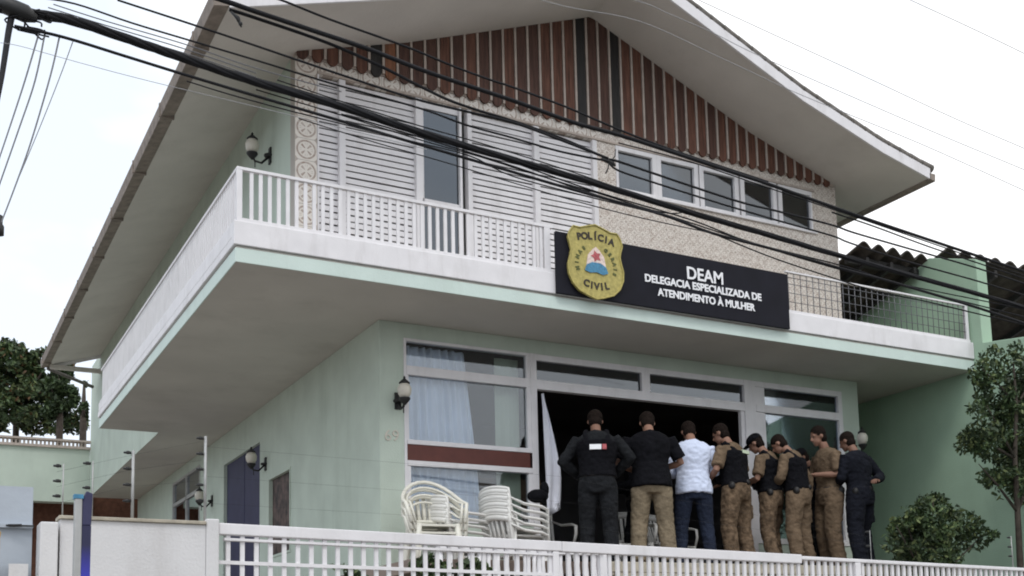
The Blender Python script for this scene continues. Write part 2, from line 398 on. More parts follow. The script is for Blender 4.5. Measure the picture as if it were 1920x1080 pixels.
# louvred screens between white posts
dk = MB(); dk.box(-.70, 2.70, YU+.155, YU+.175, ZF1, 7.79)
part(dk, 'dark_screen_backing', M['darkback'])
for (a, b) in ((-.682, -.467), (-.398, .39), (1.058, 1.844), (1.914, 2.636)):
    mb = MB(); z = ZF1+.02
    while z < 7.77:
        ym = YU+.055
        o1, o2 = random.uniform(-.002, .002), random.uniform(-.002, .002)
        mb.prism([(a, ym-.012, z+o1), (a, ym+.004, z+o1), (a, ym+.010, z+.055+o1), (a, ym-.006, z+.055+o1)], (b-a, 0, o2)); z += .069
    part(mb, 'louvred_screen', M['white'])
mb = MB()
for (a, b) in ((-.70, -.682), (-.467, -.398), (.39, .465), (.905, .935), (1.004, 1.058), (1.844, 1.914), (2.636, 2.696)):
    mb.box(a, b, YU-.012, YU+.09, ZF1+.02, 7.784)
part(mb, 'screen_posts', M['white'], bevel=.004)
dr = MB(); dr.box(.465, .905, YU+.02, YU+.06, 7.70, 7.784); dr.box(.465, .905, YU+.02, YU+.06, 6.60, 6.66); dr.box(.465, .905, YU+.02, YU+.06, ZF1+.02, ZF1+.1)
dr.box(.465, .49, YU+.02, YU+.06, ZF1+.1, 7.70)
dr = part(dr, 'balcony_door', M['white'])
mb = MB(); mb.box(.49, .905, YU+.035, YU+.043, ZF1+.1, 6.60); mb.box(.49, .905, YU+.035, YU+.043, 6.66, 7.70); part(mb, 'door_glass', M['glassd'], dr)
# five upper windows
for i, (a, b) in enumerate(((2.995, 3.49), (3.62, 4.12), (4.27, 4.76), (4.92, 5.39), (5.55, 6.04))):
    mb = MB(); l = 2.96 if i == 0 else a-.0655; r_ = 6.07 if i == 4 else b+.0645
    mb.box(l, a, YU-.012, YU+.07, 7.228, 7.784); mb.box(b, r_, YU-.012, YU+.07, 7.228, 7.784)
    mb.box(a, b, YU-.012, YU+.07, 7.728, 7.784); mb.box(a, b, YU-.02, YU+.07, 7.228, 7.252)
    wn = part(mb, 'upper_window', M['white'], bevel=.003)
    mb = MB(); mb.box(a, b, YU+.03, YU+.036, 7.252, 7.728); part(mb, 'pane', M['glassd'], wn)
    if i == 2:
        mb = MB(); cx = a+.02
        while cx < a+.24: mb.tube([(cx, YU+.09, 7.25), (cx, YU+.09, 7.75)], .018, 8); cx += .03
        part(mb, 'net_curtain', M['curtain'], wn)
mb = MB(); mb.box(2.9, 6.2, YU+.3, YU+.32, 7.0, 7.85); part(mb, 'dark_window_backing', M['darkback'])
mb = MB(); mb.box(2.93, 6.12, YU-.035, YU, 7.195, 7.226); part(mb, 'window_sill', M['white'], bevel=.004)
mb = MB(); mb.box(-.7, 6.12, YU-.02, YU, 7.788, 7.815); part(mb, 'window_header', M['batten'], bevel=.004)

# roof profile (underside), bell-cast kinks
PROF = [(-1.85, 7.655), (-.93, 7.965), (.28, 8.375), (2.65, 9.335), (5.05, 8.385), (6.36, 7.99), (7.22, 7.80)]
def prof(x):
    for (a, za), (b, zb) in zip(PROF, PROF[1:]):
        if a <= x <= b: return za+(zb-za)*(x-a)/(b-a)
    return 0
YV = -1.2; YRB = 13.1
# gable cladding: boards with rounded feet over cream battens
mb = MB(); x = XU+.012; pitch = .160; k = 0; bw = .116
while x < 6.42:
    x1 = x+bw; zb = 7.90; mi = random.choice((0, 0, 0, 1, 0, 1))
    if x < 1.8: mi = random.choice((1, 1, 1, 0))
    if k in (6,): mi = 3
    if k in (5, 21, 24): mi = 2
    rr = bw/2; pts = []
    for a in range(9):
        an = math.pi+math.pi*a/8; pts.append((x+rr+rr*math.cos(an), YU-.032, zb+.062+.062*math.sin(an)))
    zt0, zt1 = prof(x1)+.01, prof(x)+.01
    if min(zt0, zt1) > zb+.07: mb.prism(pts+[(x1, YU-.032, zt0), (x, YU-.032, zt1)], (0, .022, 0), mi)
    x += pitch; k += 1
part(mb, 'gable_boards', [M['wood'], M['wood2'], M['wood3'], M['wood4']], label='vertical red brown boards with rounded feet and pale gaps')
pts = [(XU, YU-.008, 7.935), (6.51, YU-.008, 7.935)]+[(x, YU-.008, prof(x)+.01) for x in (6.51, 6.36, 5.05, 2.65, .28, -.93)]
mb = MB(); mb.prism(pts, (0, .16, 0)); x = XU+.012+bw+.004
while x < 6.4:
    if prof(x+.03) > 7.99: mb.box(x+.004, x+.030, YU-.042, YU-.0085, 7.95, min(prof(x), prof(x+.034))+.005)
    x += pitch
part(mb, 'gable_battens', M['batten'])
# roof
mb = MB()
for (a, za), (b, zb) in zip(PROF, PROF[1:]):
    mb.prism([(a, YV+.03, za), (b, YV+.03, zb), (b, YV+.03, zb+.025), (a, YV+.03, za+.025)], (0, YRB-YV-.03, 0))
roof = part(mb, 'roof', M['roofsoffit'])
mb = MB(); off = .165
for (a, za), (b, zb) in zip(PROF, PROF[1:]):
    mb.prism([(a, YV+.02, za+.03), (b, YV+.02, zb+.03), (b, YV+.02, zb+off), (a, YV+.02, za+off)], (0, YRB-YV-.03, 0))
sA = -1.93
for side in (0, 1):   # overlapping barrel tiles along the verge
    x = -1.93 if side == 0 else 2.68
    while x < (2.62 if side == 0 else 7.25):
        x2 = x+.21; z0_, z1_ = prof(max(-1.85, min(7.22, x))), prof(max(-1.85, min(7.22, x2)))
        hi, lo = (.018, .0)
        if side: hi, lo = 0, .018
        mb.tube([(x, YV+.05, z0_+off-.01+lo), (x2, YV+.05, z1_+off-.01+hi)], [.060 if side == 0 else .052, .052 if side == 0 else .060], 9)
        x += .20
part(mb, 'roof_tiles', M['tile'], roof)
mb = MB()   # bargeboard
for (a, za), (b, zb) in zip(PROF, PROF[1:]):
    mb.prism([(a, YV, za-.012), (b, YV, zb-.012), (b, YV, zb+.135), (a, YV, za+.135)], (0, .028, 0))
part(mb, 'bargeboard', M['white'], roof, bevel=.004)
mb = MB()
for (a, za), (b, zb) in zip(PROF, PROF[1:]):
    mb.prism([(a, YRB-.03, za-.06), (b, YRB-.03, zb-.06), (b, YRB-.03, zb+.135), (a, YRB-.03, za+.135)], (0, .03, 0))
part(mb, 'rear_bargeboard', M['white'], roof)
mb = MB(); y = YV-.01
mb.prism([(-1.852, y, 7.65), (-1.99, y, 7.62), (-2.005, y, 7.76), (-1.99, y, 7.765), (-1.852, y, 7.765)], (0, YRB-y+.12, 0))
for i in range(9):
    yy = y+.8+i*1.65; mb.box(-2.012, -1.85, yy, yy+.03, 7.612, 7.77)
part(mb, 'gutter', M['gutter'], roof, bevel=.004)
mb = MB(); mb.prism([(7.205, YV, 7.79), (7.30, YV, 7.77), (7.31, YV, 7.87), (7.205, YV, 7.87)], (0, 12, 0)); part(mb, 'gutter', M['gutter'], roof)
mb = MB(); mb.tube([(-1.88, 13.2, 7.62), (-1.6, 13.3, 7.55), (-1.0, 13.6, 7.42)], .035, 8); part(mb, 'downpipe', M['tile'])
mb = MB(); mb.box(-1.84, XU-.006, 13.0, 13.06, 7.575, 7.66); part(mb, 'eave_end_panel', M['roofsoffit'])

# railing: posts, balusters, rails
mb = MB(); zr0 = ZF2
mb.box(XL, 1.50, YF, YF+.045, ZR-.03, ZR); mb.box(XL, XR-.03, YF-.005, YF+.05, zr0-.010, zr0+.028)
mb.box(XL, XL+.045, YF+.045, YE, ZR-.03, ZR); mb.box(XL-.005, XL+.05, YF+.05, YE, zr0-.010, zr0+.028)
mb.box(XL, XL+.05, YF, YF+.05, zr0+.028, ZR-.03); mb.box(1.40, 1.47, YF, YF+.045, zr0+.028, ZR-.03)
mb.box(4.68, XR-.03, YF, YF+.04, ZR-.022, ZR); mb.box(XR-.09, XR-.04, YF, YF+.05, zr0+.028, ZR-.022)
part(mb, 'balcony_handrail', M['white'], bevel=.003)
mb = MB(); x = XL+.12
while x < 1.38: mb.box(x, x+.032, YF+.012, YF+.034, zr0+.028, ZR-.03); x += .083
y = YF+.12
while y < YE-.05: mb.box(XL+.012, XL+.034, y, y+.040, zr0+.028, ZR-.03); y += .083
part(mb, 'balcony_balusters', M['white'])
mb = MB(); x = 4.72
while x < XR-.1: mb.tube([(x, YF+.02, zr0+.028), (x, YF+.02, ZR-.022)], .0055, 5); x += .098
for z in (5.79, 5.90, 6.01, 6.09): mb.tube([(4.68, YF+.014, z), (XR-.09, YF+.014, z)], .0045, 5)
part(mb, 'railing_mesh', M['thin'], label='dark wire mesh infill of the right balcony railing')

# ground floor glazed front: frames
def frame(parent, x0, x1, z0, z1, t=.035, y0=-.012, y1=.06, m=None, name='window_frame', bev=.003):
    mb = MB(); mb.box(x0, x0+t, y0, y1, z0, z1); mb.box(x1-t, x1, y0, y1, z0, z1); mb.box(x0+t, x1-t, y0, y1, z1-t, z1); mb.box(x0+t, x1-t, y0, y1, z0, z0+t)
    return part(mb, name, m or M['white'], parent, bevel=bev)
def pane(parent, x0, x1, z0, z1, m, y=.03):
    mb = MB(); mb.box(x0, x1, y, y+.005, z0, z1); return part(mb, 'pane', m, parent)
fw_ = frame(H, .27, 1.79, 3.12, 5.10, .03, name='front_window')
mb = MB(); mb.box(1.79, 1.868, -.02, .08, 2.58, 5.10); mb.box(.30, 1.79, -.018, .065, 4.70, 4.80); mb.box(.30, 1.79, -.022, .065, 3.946, 3.995); mb.box(.30, 1.79, -.022, .065, 3.715, 3.771)
mb.box(.30, .34, -.008, .055, 3.15, 3.715); mb.box(.30, .325, -.008, .055, 3.995, 4.70); mb.box(1.742, 1.79, -.008, .055, 3.15, 3.715); mb.box(1.742, 1.79, -.008, .055, 3.995, 4.70); mb.box(1.742, 1.79, -.008, .055, 4.80, 5.07)
part(mb, 'mullion', M['white'], fw_, bevel=.003)
mb = MB(); mb.box(.30, 1.79, -.012, .05, 3.773, 3.944); part(mb, 'maroon_panel', M['brown'], fw_)
pane(fw_, .30, 1.742, 4.80, 5.07, M['glass']); pane(fw_, .325, 1.742, 3.995, 4.70, M['glass']); pane(fw_, .34, 1.742, 3.15, 3.715, M['glass'])
mb = MB()   # door frame with transom lights
mb.box(1.868, 4.857, -.012, .07, 5.03, 5.10); mb.box(1.868, 4.857, -.02, .07, 4.69, 4.80); mb.box(3.304, 3.42, -.016, .065, 4.80, 5.03)
mb.box(4.857, 4.972, -.02, .08, 2.58, 5.10); mb.box(4.80, 4.857, 0, .06, 2.58, 4.69)
dfr = part(mb, 'entrance_frame', M['white'], bevel=.003)
pane(dfr, 1.868, 3.304, 4.80, 5.03, M['glassd']); pane(dfr, 3.42, 4.857, 4.80, 5.03, M['glassd'])
fr = frame(H, 4.972, 6.53, 3.00, 5.10, .07, name='front_window')
mb = MB(); mb.box(5.042, 6.46, -.018, .065, 4.70, 4.80); mb.box(5.042, 5.20, .0, .05, 3.07, 4.70); mb.box(5.042, 5.20, 0, .05, 4.80, 5.03); part(mb, 'mullion', M['white'], fr, bevel=.003)
pane(fr, 5.20, 6.46, 4.80, 5.03, M['glass']); pane(fr, 5.20, 6.46, 3.07, 4.70, M['glass'])
# interior room
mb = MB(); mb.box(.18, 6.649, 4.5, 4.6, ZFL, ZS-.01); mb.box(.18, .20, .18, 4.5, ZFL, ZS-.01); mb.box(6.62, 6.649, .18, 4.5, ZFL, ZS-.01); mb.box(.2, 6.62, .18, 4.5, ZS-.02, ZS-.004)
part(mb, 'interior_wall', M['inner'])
mb = MB(); mb.box(-.3, 7.0, -1.62, 4.5, ZFL-.12, ZFL); part(mb, 'porch_floor', M['floor'])
cb = empty('cabinet', (0, 0, 0), 0, 'dim brown cabinet at the back of the dark entrance room', 'cabinet')
mb = MB(); mb.box(2.3, 3.3, 2.6, 3.0, ZFL, 4.1); part(mb, 'carcass', M['wood5'], cb, bevel=.01)
for q in range(3):
    mb = MB(); mb.box(2.34, 3.26, 2.58, 2.598, ZFL+.08+q*.49, ZFL+.53+q*.49); part(mb, 'drawer', M['wood5'], cb, bevel=.006)
mb = MB(); mb.box(1.62, 7.02, -1.66, -1.62, ZFL-.10, ZFL+.004)
x = 1.62
random.seed(3)
while x < 7.0:
    w_ = random.uniform(.16, .3); zt_ = ZFL-.105; z_ = 1.9
    while z_ < zt_-.02:
        h_ = random.uniform(.08, .14); mb.box(x+.006, min(7.0, x+w_), -1.67+random.uniform(0, .02), -1.6, z_, min(z_+h_-.008, zt_)); z_ += h_
    x += w_
part(mb, 'porch_stone_edge', M['stone'], bevel=.006)
# side openings
def side_frame(y0, y1, z0, z1, name, m, t=.05):
    mb = MB(); mb.box(-.012, .06, y0, y0+t, z0, z1); mb.box(-.012, .06, y1-t, y1, z0, z1); mb.box(-.012, .06, y0+t, y1-t, z1-t, z1); mb.box(-.012, .06, y0+t, y1-t, z0, z0+t)
    return part(mb, name, m)
mb = MB(); mb.box(.05, .09, 4.72, 6.80, 2.1, 4.79); mb.box(.045, .05, 5.74, 5.755, 2.1, 4.79)
sdoor = part(mb, 'side_door', M['navy'], label='dark navy blue side door')
mb = MB(); mb.tube([(.05, 4.95, 3.1), (.01, 4.95, 3.1), (.01, 5.07, 3.1)], .012, 8); part(mb, 'handle', M['steel'], sdoor)
s1 = side_frame(3.22, 4.24, 3.10, 4.20, 'side_window', M['mint'], .03)
mb = MB(); mb.box(.04, .07, 3.22, 4.24, 3.10, 4.20); part(mb, 'poster_panel', M['mural'], s1)
s2 = side_frame(8.45, 10.66, 2.9, 5.06, 'side_window', M['steel'], .04)
mb = MB(); mb.box(-.008, .05, 8.49, 10.62, 4.62, 4.68); mb.box(-.008, .05, 9.5, 9.55, 2.94, 5.02); part(mb, 'mullion', M['steel'], s2)
mb = MB(); mb.box(.02, .026, 8.49, 10.62, 2.94, 5.02); part(mb, 'pane', M['glassd'], s2)
mb = MB(); mb.box(.10, .13, 9.0, 10.62, 2.94, 5.02); part(mb, 'shutter', M['wood5'], s2)
text('69', .17, (.13, -.006, 4.02), M['num'], H, 'house_number', ext=.004)

# ------------------------------------------------------------------ curtains and flag (hang loose)
def curtain(name, x0, x1, z0, z1, y, m, amp=.025, freq=26, taper=0, label='', cat='curtain', pinch=None):
    mb = MB(); n = int((x1-x0)*90); nz_ = 14; rows = []
    for j in range(nz_+1):
        t = j/nz_; z = z1+(z0-z1)*t; row = []
        for i in range(n+1):
            s = i/n; xx = x0+(x1-x0)*s
            if pinch: xx = x0+(x1-x0)*s*(pinch[0]+(pinch[1]-pinch[0])*t)
            yy = y+amp*math.sin(freq*s*(x1-x0)*2.2+.8*math.sin(3*t))+.4*amp*math.sin(freq*2.7*s+5*t)
            row.append(mb.bm.verts.new((xx, yy, z)))
        rows.append(row)
    for j in range(nz_):
        for i in range(n): mb.bm.faces.new((rows[j][i], rows[j][i+1], rows[j+1][i+1], rows[j+1][i])).smooth = True
    o = mb.build(name, m); s_ = o.modifiers.new('s', 'SOLIDIFY'); s_.thickness = .004
    return tag(o, label, cat)
curtain('curtain', .32, 1.24, 3.14, 5.06, .16, M['curtain'], pinch=(.80, 1.0), label='pale blue white curtain behind the left front window')
curtain('roller_blind', 1.44, 1.74, 3.14, 5.06, .20, M['greenpanel'], amp=.004, label='pale green panel behind the right end of the left front window', cat='blind')
curtain('curtain', 5.62, 6.02, 3.05, 5.02, .16, M['curtain'], pinch=(.9, 1.05), label='pale blue curtain behind the right front window')
mb = MB()
prv = None; rows = []
for j in range(16):
    t = j/15; z = 4.62-1.42*t; wd = .02+.17*min(1, t*1.6)*(1-.10*t); row = []
    for i in range(9):
        s = i/8; row.append(mb.bm.verts.new((1.885+wd*s+.02*math.sin(t*3), -.10+.022*math.sin(s*9+t*4)-.03*t, z-.25*t*s*(1 if t > .8 else .3)*(-1 if t > .9 else 1)*.4)))
    rows.append(row)
for j in range(15):
    for i in range(8): mb.bm.faces.new((rows[j][i], rows[j][i+1], rows[j+1][i+1], rows[j+1][i])).smooth = True
fl = mb.build('flag', M['flag']); fl.modifiers.new('s', 'SOLIDIFY').thickness = .004
tag(fl, 'white flag hanging furled at the left edge of the dark entrance', 'flag')

# ------------------------------------------------------------------ wall lamps
def lamp(loc, rz, label):
    e = empty('wall_lamp', loc, rz, label, 'wall lamp', 'lantern lamps on the walls')
    mb = MB(); mb.lathe((0, -.02, 0), [(.001, -.02), (.05, -.015), (.055, 0), (.05, .012), (.001, .018)], 14)
    mb.tube([(0, -.01, .0), (0, -.10, -.10), (0, -.17, -.09), (0, -.20, -.03)], .013, 8); mb.box(-.035, .035, -.018, 0, -.09, .09)
    mb.lathe((0, -.20, 0), [(.012, -.08), (.05, -.035), (.06, -.02), (.06, -.005), (.02, 0)], 14); mb.tube([(0, -.17, -.1), (0, -.17, -.16)], .006, 6)
    part(mb, 'bracket', M['black'], e)
    mb = MB(); mb.lathe((0, -.20, 0), [(.045, -.004), (.068, .04), (.075, .09), (.06, .13), (.04, .15)], 16); part(mb, 'globe', M['globe'], e)
    mb = MB(); mb.lathe((0, -.20, 0), [(.055, .147), (.06, .155), (.03, .185), (.012, .20), (.014, .215), (.003, .23)], 14); part(mb, 'cap', M['black'], e)
    return e
lamp((.20, 0, 4.40), 0, 'lantern lamp on the pale green pier left of the curtained front window')
lamp((6.68, 0, 4.36), 0, 'lantern lamp at the right corner of the ground floor beside the green wall')
lamp((0, 4.40, 4.42), -R(90), 'lantern lamp on the side wall between the navy door and the small dark window')
lamp((0, 7.55, 4.33), -R(90), 'lantern lamp on the side wall left of the navy door')
lamp((XU, .78, 7.20), -R(90), 'lantern lamp on the upper side wall above the corner of the white balcony railing')

# ------------------------------------------------------------------ the sign on the balcony
S = empty('police_sign', (1.49, YF-.1, 5.4), 0, 'black sign board with white lettering and gold police badge fixed to the balcony railing', 'sign')
S.location = (0, 0, 0)
mb = MB(); mb.box(1.49, 4.63, -1.225, -1.185, 5.415, 6.085); part(mb, 'sign_board', M['signblk'], S, bevel=.004)
def tline(s, size, xc, z, w_):
    o = text(s, size, (0, 0, 0), M['lett'], S, 'lettering', ext=.005, bold=.0035)
    xs = [v.co.x for v in o.data.vertices]; k = w_/(max(xs)-min(xs)); m_ = (max(xs)+min(xs))/2
    for v in o.data.vertices: v.co.x = (v.co.x-m_)*k+xc; v.co.z += z; v.co.y += -1.229
tline('DEAM', .20, 3.41, 5.875, .50)
tline('DELEGACIA ESPECIALIZADA DE', .118, 3.40, 5.735, 1.62)
tline('ATENDIMENTO À MULHER', .118, 3.43, 5.598, 1.36)
# badge outline: wide rounded top, waist, round bottom
cx, cz = 1.95, 5.81
bp = [(0, .405), (.10, .375), (.19, .345), (.27, .35), (.315, .29), (.335, .22), (.315, .15), (.30, .09), (.315, .02), (.34, -.07), (.335, -.17), (.29, -.27), (.21, -.345), (.10, -.385), (0, -.415)]
out_ = [(cx+x, z+cz) for x, z in bp]+[(cx-x, z+cz) for x, z in bp[-2:0:-1]]
def plate(outline, y, th, m, parent, name, bev=.006):
    mb = MB(); mb.prism([(x, y, z) for x, z in outline], (0, th, 0)); return part(mb, name, m, parent, bevel=bev)
bd = plate(out_, -1.262, .035, M['gold'], S, 'badge')
rim = MB(); cyc = [Vector((x, -1.266, z)) for x, z in out_]; rim.tube(cyc+[cyc[0]], .009, 6, caps=False); part(rim, 'badge_rim', M['gold'], bd)
def bt(s, size, x, z, rot, m):
    return text(s, size, (x, -1.265, z), m, bd, 'badge_lettering', ext=.003, rot=rot, bold=.004)
for i, ch in enumerate('POLÍCIA'):
    a = (i-3)/3; bt(ch, .105, cx+a*.20, cz+.272-.03*abs(a)**2, -a*R(12), M['blklett'])
for i, ch in enumerate('CIVIL'):
    a = (i-2)/2; bt(ch, .105, cx+a*.125, cz-.275+.02*abs(a)**2, a*R(12), M['blklett'])
for i, ch in enumerate('MINAS'):
    a = R(196-i*17); bt(ch, .055, cx+.235*math.cos(a), cz-.045+.215*math.sin(a), a-R(90), M['grnlett'])
for i, ch in enumerate('GERAIS'):
    a = R(58-i*15); bt(ch, .055, cx+.235*math.cos(a), cz-.045+.215*math.sin(a), a-R(90), M['grnlett'])
plate([(cx-.13, cz-.10), (cx+.13, cz-.10), (cx+.10, cz+.06), (cx+.04, cz+.13), (cx, cz+.16), (cx-.04, cz+.13), (cx-.10, cz+.06)], -1.268, .005, M['pink'], bd, 'crest_field', 0)
plate([(cx+.065*math.cos(2*math.pi*k/10)*(1 if k % 2 else .55), cz+.055+.065*math.sin(2*math.pi*k/10)*(1 if k % 2 else .55)) for k in range(10)], -1.272, .004, M['red'], bd, 'crest_star', 0)
plate([(cx-.145, cz-.115), (cx-.08, cz-.135), (cx+.0, cz-.12), (cx+.08, cz-.14), (cx+.145, cz-.115), (cx+.12, cz-.05), (cx+.05, cz-.015), (cx-.05, cz-.015), (cx-.12, cz-.05)], -1.273, .004, M['blue'], bd, 'crest_ribbon', 0)

# ------------------------------------------------------------------ boundary wall, patio roof, neighbour
mb = MB()
pts = [(-5.0, 1.6), (14, 1.6), (14, 6.3), (3, 6.3), (1.2, 6.52), (.7, 6.66), (-.33, 7.03), (-.50, 7.03), (-1.30, 6.76), (-1.318, 5.61), (-1.98, 5.52), (-5.0, 5.1)]
mb.prism([(XR, y, z) for y, z in pts], (.2, 0, 0))
bw_ = mb.build('boundary_wall', M['mintwall'], bevel=.01); tag(bw_, 'tall green plaster wall at the right side of the house, stepped at the balcony end', 'wall')
def corrugated(x0, x1, yf, zf, slope, length, amp, pitch_, m, name, label, cat, thick=.02):
    mb = MB(); nxx = int((x1-x0)/pitch_*12); rows = []
    for j in range(2):
        y = yf+j*length; row = []
        for i in range(nxx+1):
            x = x0+(x1-x0)*i/nxx; ph = (x-x0)/pitch_; zz = zf+slope*j*length+amp*abs(math.sin(math.pi*ph))
            row.append(mb.bm.verts.new((x, y, zz)))
        rows.append(row)
    for i in range(nxx): mb.bm.faces.new((rows[0][i], rows[0][i+1], rows[1][i+1], rows[1][i]))
    o = mb.build(name, m); s_ = o.modifiers.new('s', 'SOLIDIFY'); s_.thickness = thick
    if label: tag(o, label, cat)
    return o
P_ = empty('patio_roof', (0, 0, 0), 0, 'dark corrugated lean-to roof between the house and the green boundary wall', 'roof')
o = corrugated(6.52, XR-.01, -.48, 6.98, -.27, 1.65, .10, .27, M['cement'], 'corrugated_sheet', None, None); o.parent = P_
mb = MB(); mb.box(6.52, XR-.01, -.30, -.22, 6.82, 6.93); mb.box(6.52, XR-.01, .95, 1.02, 6.49, 6.58)
for x in (6.75, 7.2, 7.65): mb.prism([(x, -.40, 6.90), (x, 1.1, 6.49), (x, 1.1, 6.40), (x, -.40, 6.81)], (.05, 0, 0))
part(mb, 'rafters', M['wood3'], P_)
NB = empty('neighbour_house', (0, 0, 0), 0, 'neighbouring building with dark corrugated roof beyond the green boundary wall', 'building')
o = corrugated(XR+.21, 14, -.55, 7.13, -.30, 4.5, .10, .32, M['cement'], 'roof', None, None); o.parent = NB
mb = MB(); mb.box(XR+.21, 14, 1.2, 1.4, 1.8, 6.45); part(mb, 'wall', M['whitewall'], NB)
mb = MB()
for k in range(6): mb.prism([(8.3+k*.9, -.5, 7.06), (8.3+k*.9, 3.9, 5.74), (8.3+k*.9, 3.9, 5.64), (8.3+k*.9, -.5, 6.96)], (.06, 0, 0))
part(mb, 'rafters', M['wood3'], NB)
mb = MB()
for k in range(4): mb.box(8.5+k*1.3, 9.6+k*1.3, 1.17, 1.199, 5.75, 6.25)
part(mb, 'window', M['glassd'], NB)

# ------------------------------------------------------------------ rear annex with coping, and its brick band
A = empty('rear_annex', (0, 0, 0), 0, 'low green wall building behind the house at the left with ornamental coping', 'building')
mb = MB(); mb.box(-9, XU-.006, YB, YB+.3, 5.15, 6.25); part(mb, 'wall', M['mint'], A)
mb = MB(); mb.box(-9, XU-.004, YB-.06, YB+.15, 6.25, 6.30); mb.box(-9, XU-.004, YB-.08, YB+.1, 6.39, 6.43); x = -9
while x < XU-.06: mb.box(x, x+.035, YB-.04, YB+.04, 6.30, 6.39); x += .075
part(mb, 'coping', M['batten'], A)
mb = MB(); mb.box(-9, 4, YB+1.0, YB+1.15, 2.0, 6.1); mb.box(-9, XU-.006, YB+.3, YB+1.0, 5.9, 6.1); part(mb, 'brick_wall', M['rebrick'], A)

# ------------------------------------------------------------------ street fence
FY = -4.0
def ft(x): return 2.537-.0225*(x+2.65)
FE = empty('garden_gate', (0, 0, 0), 0, 'white barred gate with a broad top rail in front of the plastic chairs', 'gate')
def fence_seg(e, x0, x1, pitch_, bwid, rail, y=FY, lowrail=True, dz=0, zb=1.78):
    mb = MB(); mb.prism([(x0, y-.03, ft(x0)+dz), (x1, y-.03, ft(x1)+dz), (x1, y-.03, ft(x1)-rail+dz), (x0, y-.03, ft(x0)-rail+dz)], (0, .07, 0))
    part(mb, 'top_rail', M['white'], e, bevel=.006)
    mb = MB(); x = x0+.05
    while x < x1-.03:
        mb.box(x, x+bwid, y-.008, y+.014, zb, ft(x)-rail-.001+dz); x += pitch_
    part(mb, 'bars', M['white'], e)
    mb = MB()
    for zo in ((.235, .26) if lowrail else ()): pass
    if lowrail: mb.prism([(x0, y-.02, ft(x0)-.235), (x1, y-.02, ft(x1)-.235), (x1, y-.02, ft(x1)-.258), (x0, y-.02, ft(x0)-.258)], (0, .01, 0))
    mb.box(x0, x1, y-.015, y+.02, zb-.03, zb+.01)
    part(mb, 'lower_rail', M['white'], e)
fence_seg(FE, -2.555, -.102, .0885, .026, .072)
mb = MB(); mb.prism([(-2.52, FY-.026, ft(-2.52)-.092), (-.178, FY-.026, ft(-.2)-.092), (-.178, FY-.026, ft(-.2)-.108), (-2.52, FY-.026, ft(-2.52)-.108)], (0, .05, 0)); part(mb, 'second_rail', M['white'], FE)
mb = MB(); mb.box(-.175, -.125, FY-.028, FY+.038, 1.7, ft(-.1)-.074); part(mb, 'gate_post', M['white'], FE, bevel=.006)
FF = empty('street_fence', (0, 0, 0), 0, 'white barred street fence running right from the gate in front of the standing officers', 'fence')
fence_seg(FF, -.10, 2.20, .0715, .028, .075, lowrail=False)
fence_seg(FF, 2.20, 7.9, .0715, .028, .030, lowrail=False, dz=-.012)
for px_ in (2.80, 5.1):
    mb = MB(); mb.box(px_, px_+.06, FY-.034, FY+.044, 1.7, ft(px_)-.046); part(mb, 'post', M['white'], FF, bevel=.004)
mb = MB(); mb.box(-2.56, 8.0, FY-.1, FY+.08, 0, 1.745)
part(mb, 'base_wall', M['whitewall'], FF, bevel=.01)
W_ = empty('street_wall', (0, 0, 0), 0, 'solid white plaster street wall left of the gate with worn cap', 'wall')
mb = MB(); mb.prism([(-3.46, FY-.05, 0), (-2.64, FY-.05, 0), (-2.64, FY-.05, 2.515), (-3.46, FY-.05, 2.522)], (0, .14, 0)); part(mb, 'wall', M['whitewall'], W_)
mb = MB(); mb.prism([(-3.47, FY-.07, 2.524), (-2.64, FY-.07, 2.517), (-2.64, FY-.07, 2.538), (-3.47, FY-.07, 2.545)], (0, .18, 0)); part(mb, 'cap', M['stone'], W_, bevel=.004)
mb = MB(); mb.box(-2.638, -2.56, FY-.06, FY+.1, 0, 2.555); part(mb, 'end_pillar', M['whitewall'], W_, bevel=.008)
mb = MB(); mb.box(-3.57, -3.475, FY-.1, FY+.1, 0, 2.50); part(mb, 'end_pillar', M['whitewall'], W_, bevel=.008)
G2 = empty('sheet_metal_gate', (0, 0, 0), 0, 'blue grey sheet metal gate at the left edge beside the white wall', 'gate')
mb = MB(); mb.box(-4.9, -3.60, FY+.02, FY+.05, .1, 2.715); mb.box(-4.9, -3.60, FY-.015, FY+.02, 2.47, 2.49)
part(mb, 'panel', M['bluegrey'], G2)
mb = MB(); mb.box(-3.72, -3.62, FY-.03, FY-.016, .3, 2.26); mb.box(-4.6, -3.78, FY-.03, FY-.016, .3, 2.26); part(mb, 'lower_sheet', M['whitewall'], G2)
mb = MB(); mb.box(-3.74, -3.595, FY-.02, FY+.0, 2.478, 2.486); mb.tube([(-3.73, FY-.03, 2.48), (-3.66, FY-.04, 2.482)], .008, 6); part(mb, 'latch', M['black'], G2)
mb = MB(); mb.box(-3.86, -3.80, FY-.5, FY-.44, 0, 2.36); mb.lathe((-3.83, FY-.47, 2.36), [(.034, 0), (.036, .03), (.02, .05), (.004, .055)], 10)
tag(mb.build('yellow_post', M['yellow'], bevel=.006), 'weathered yellow post at the far left edge in front of the grey gate', 'post')

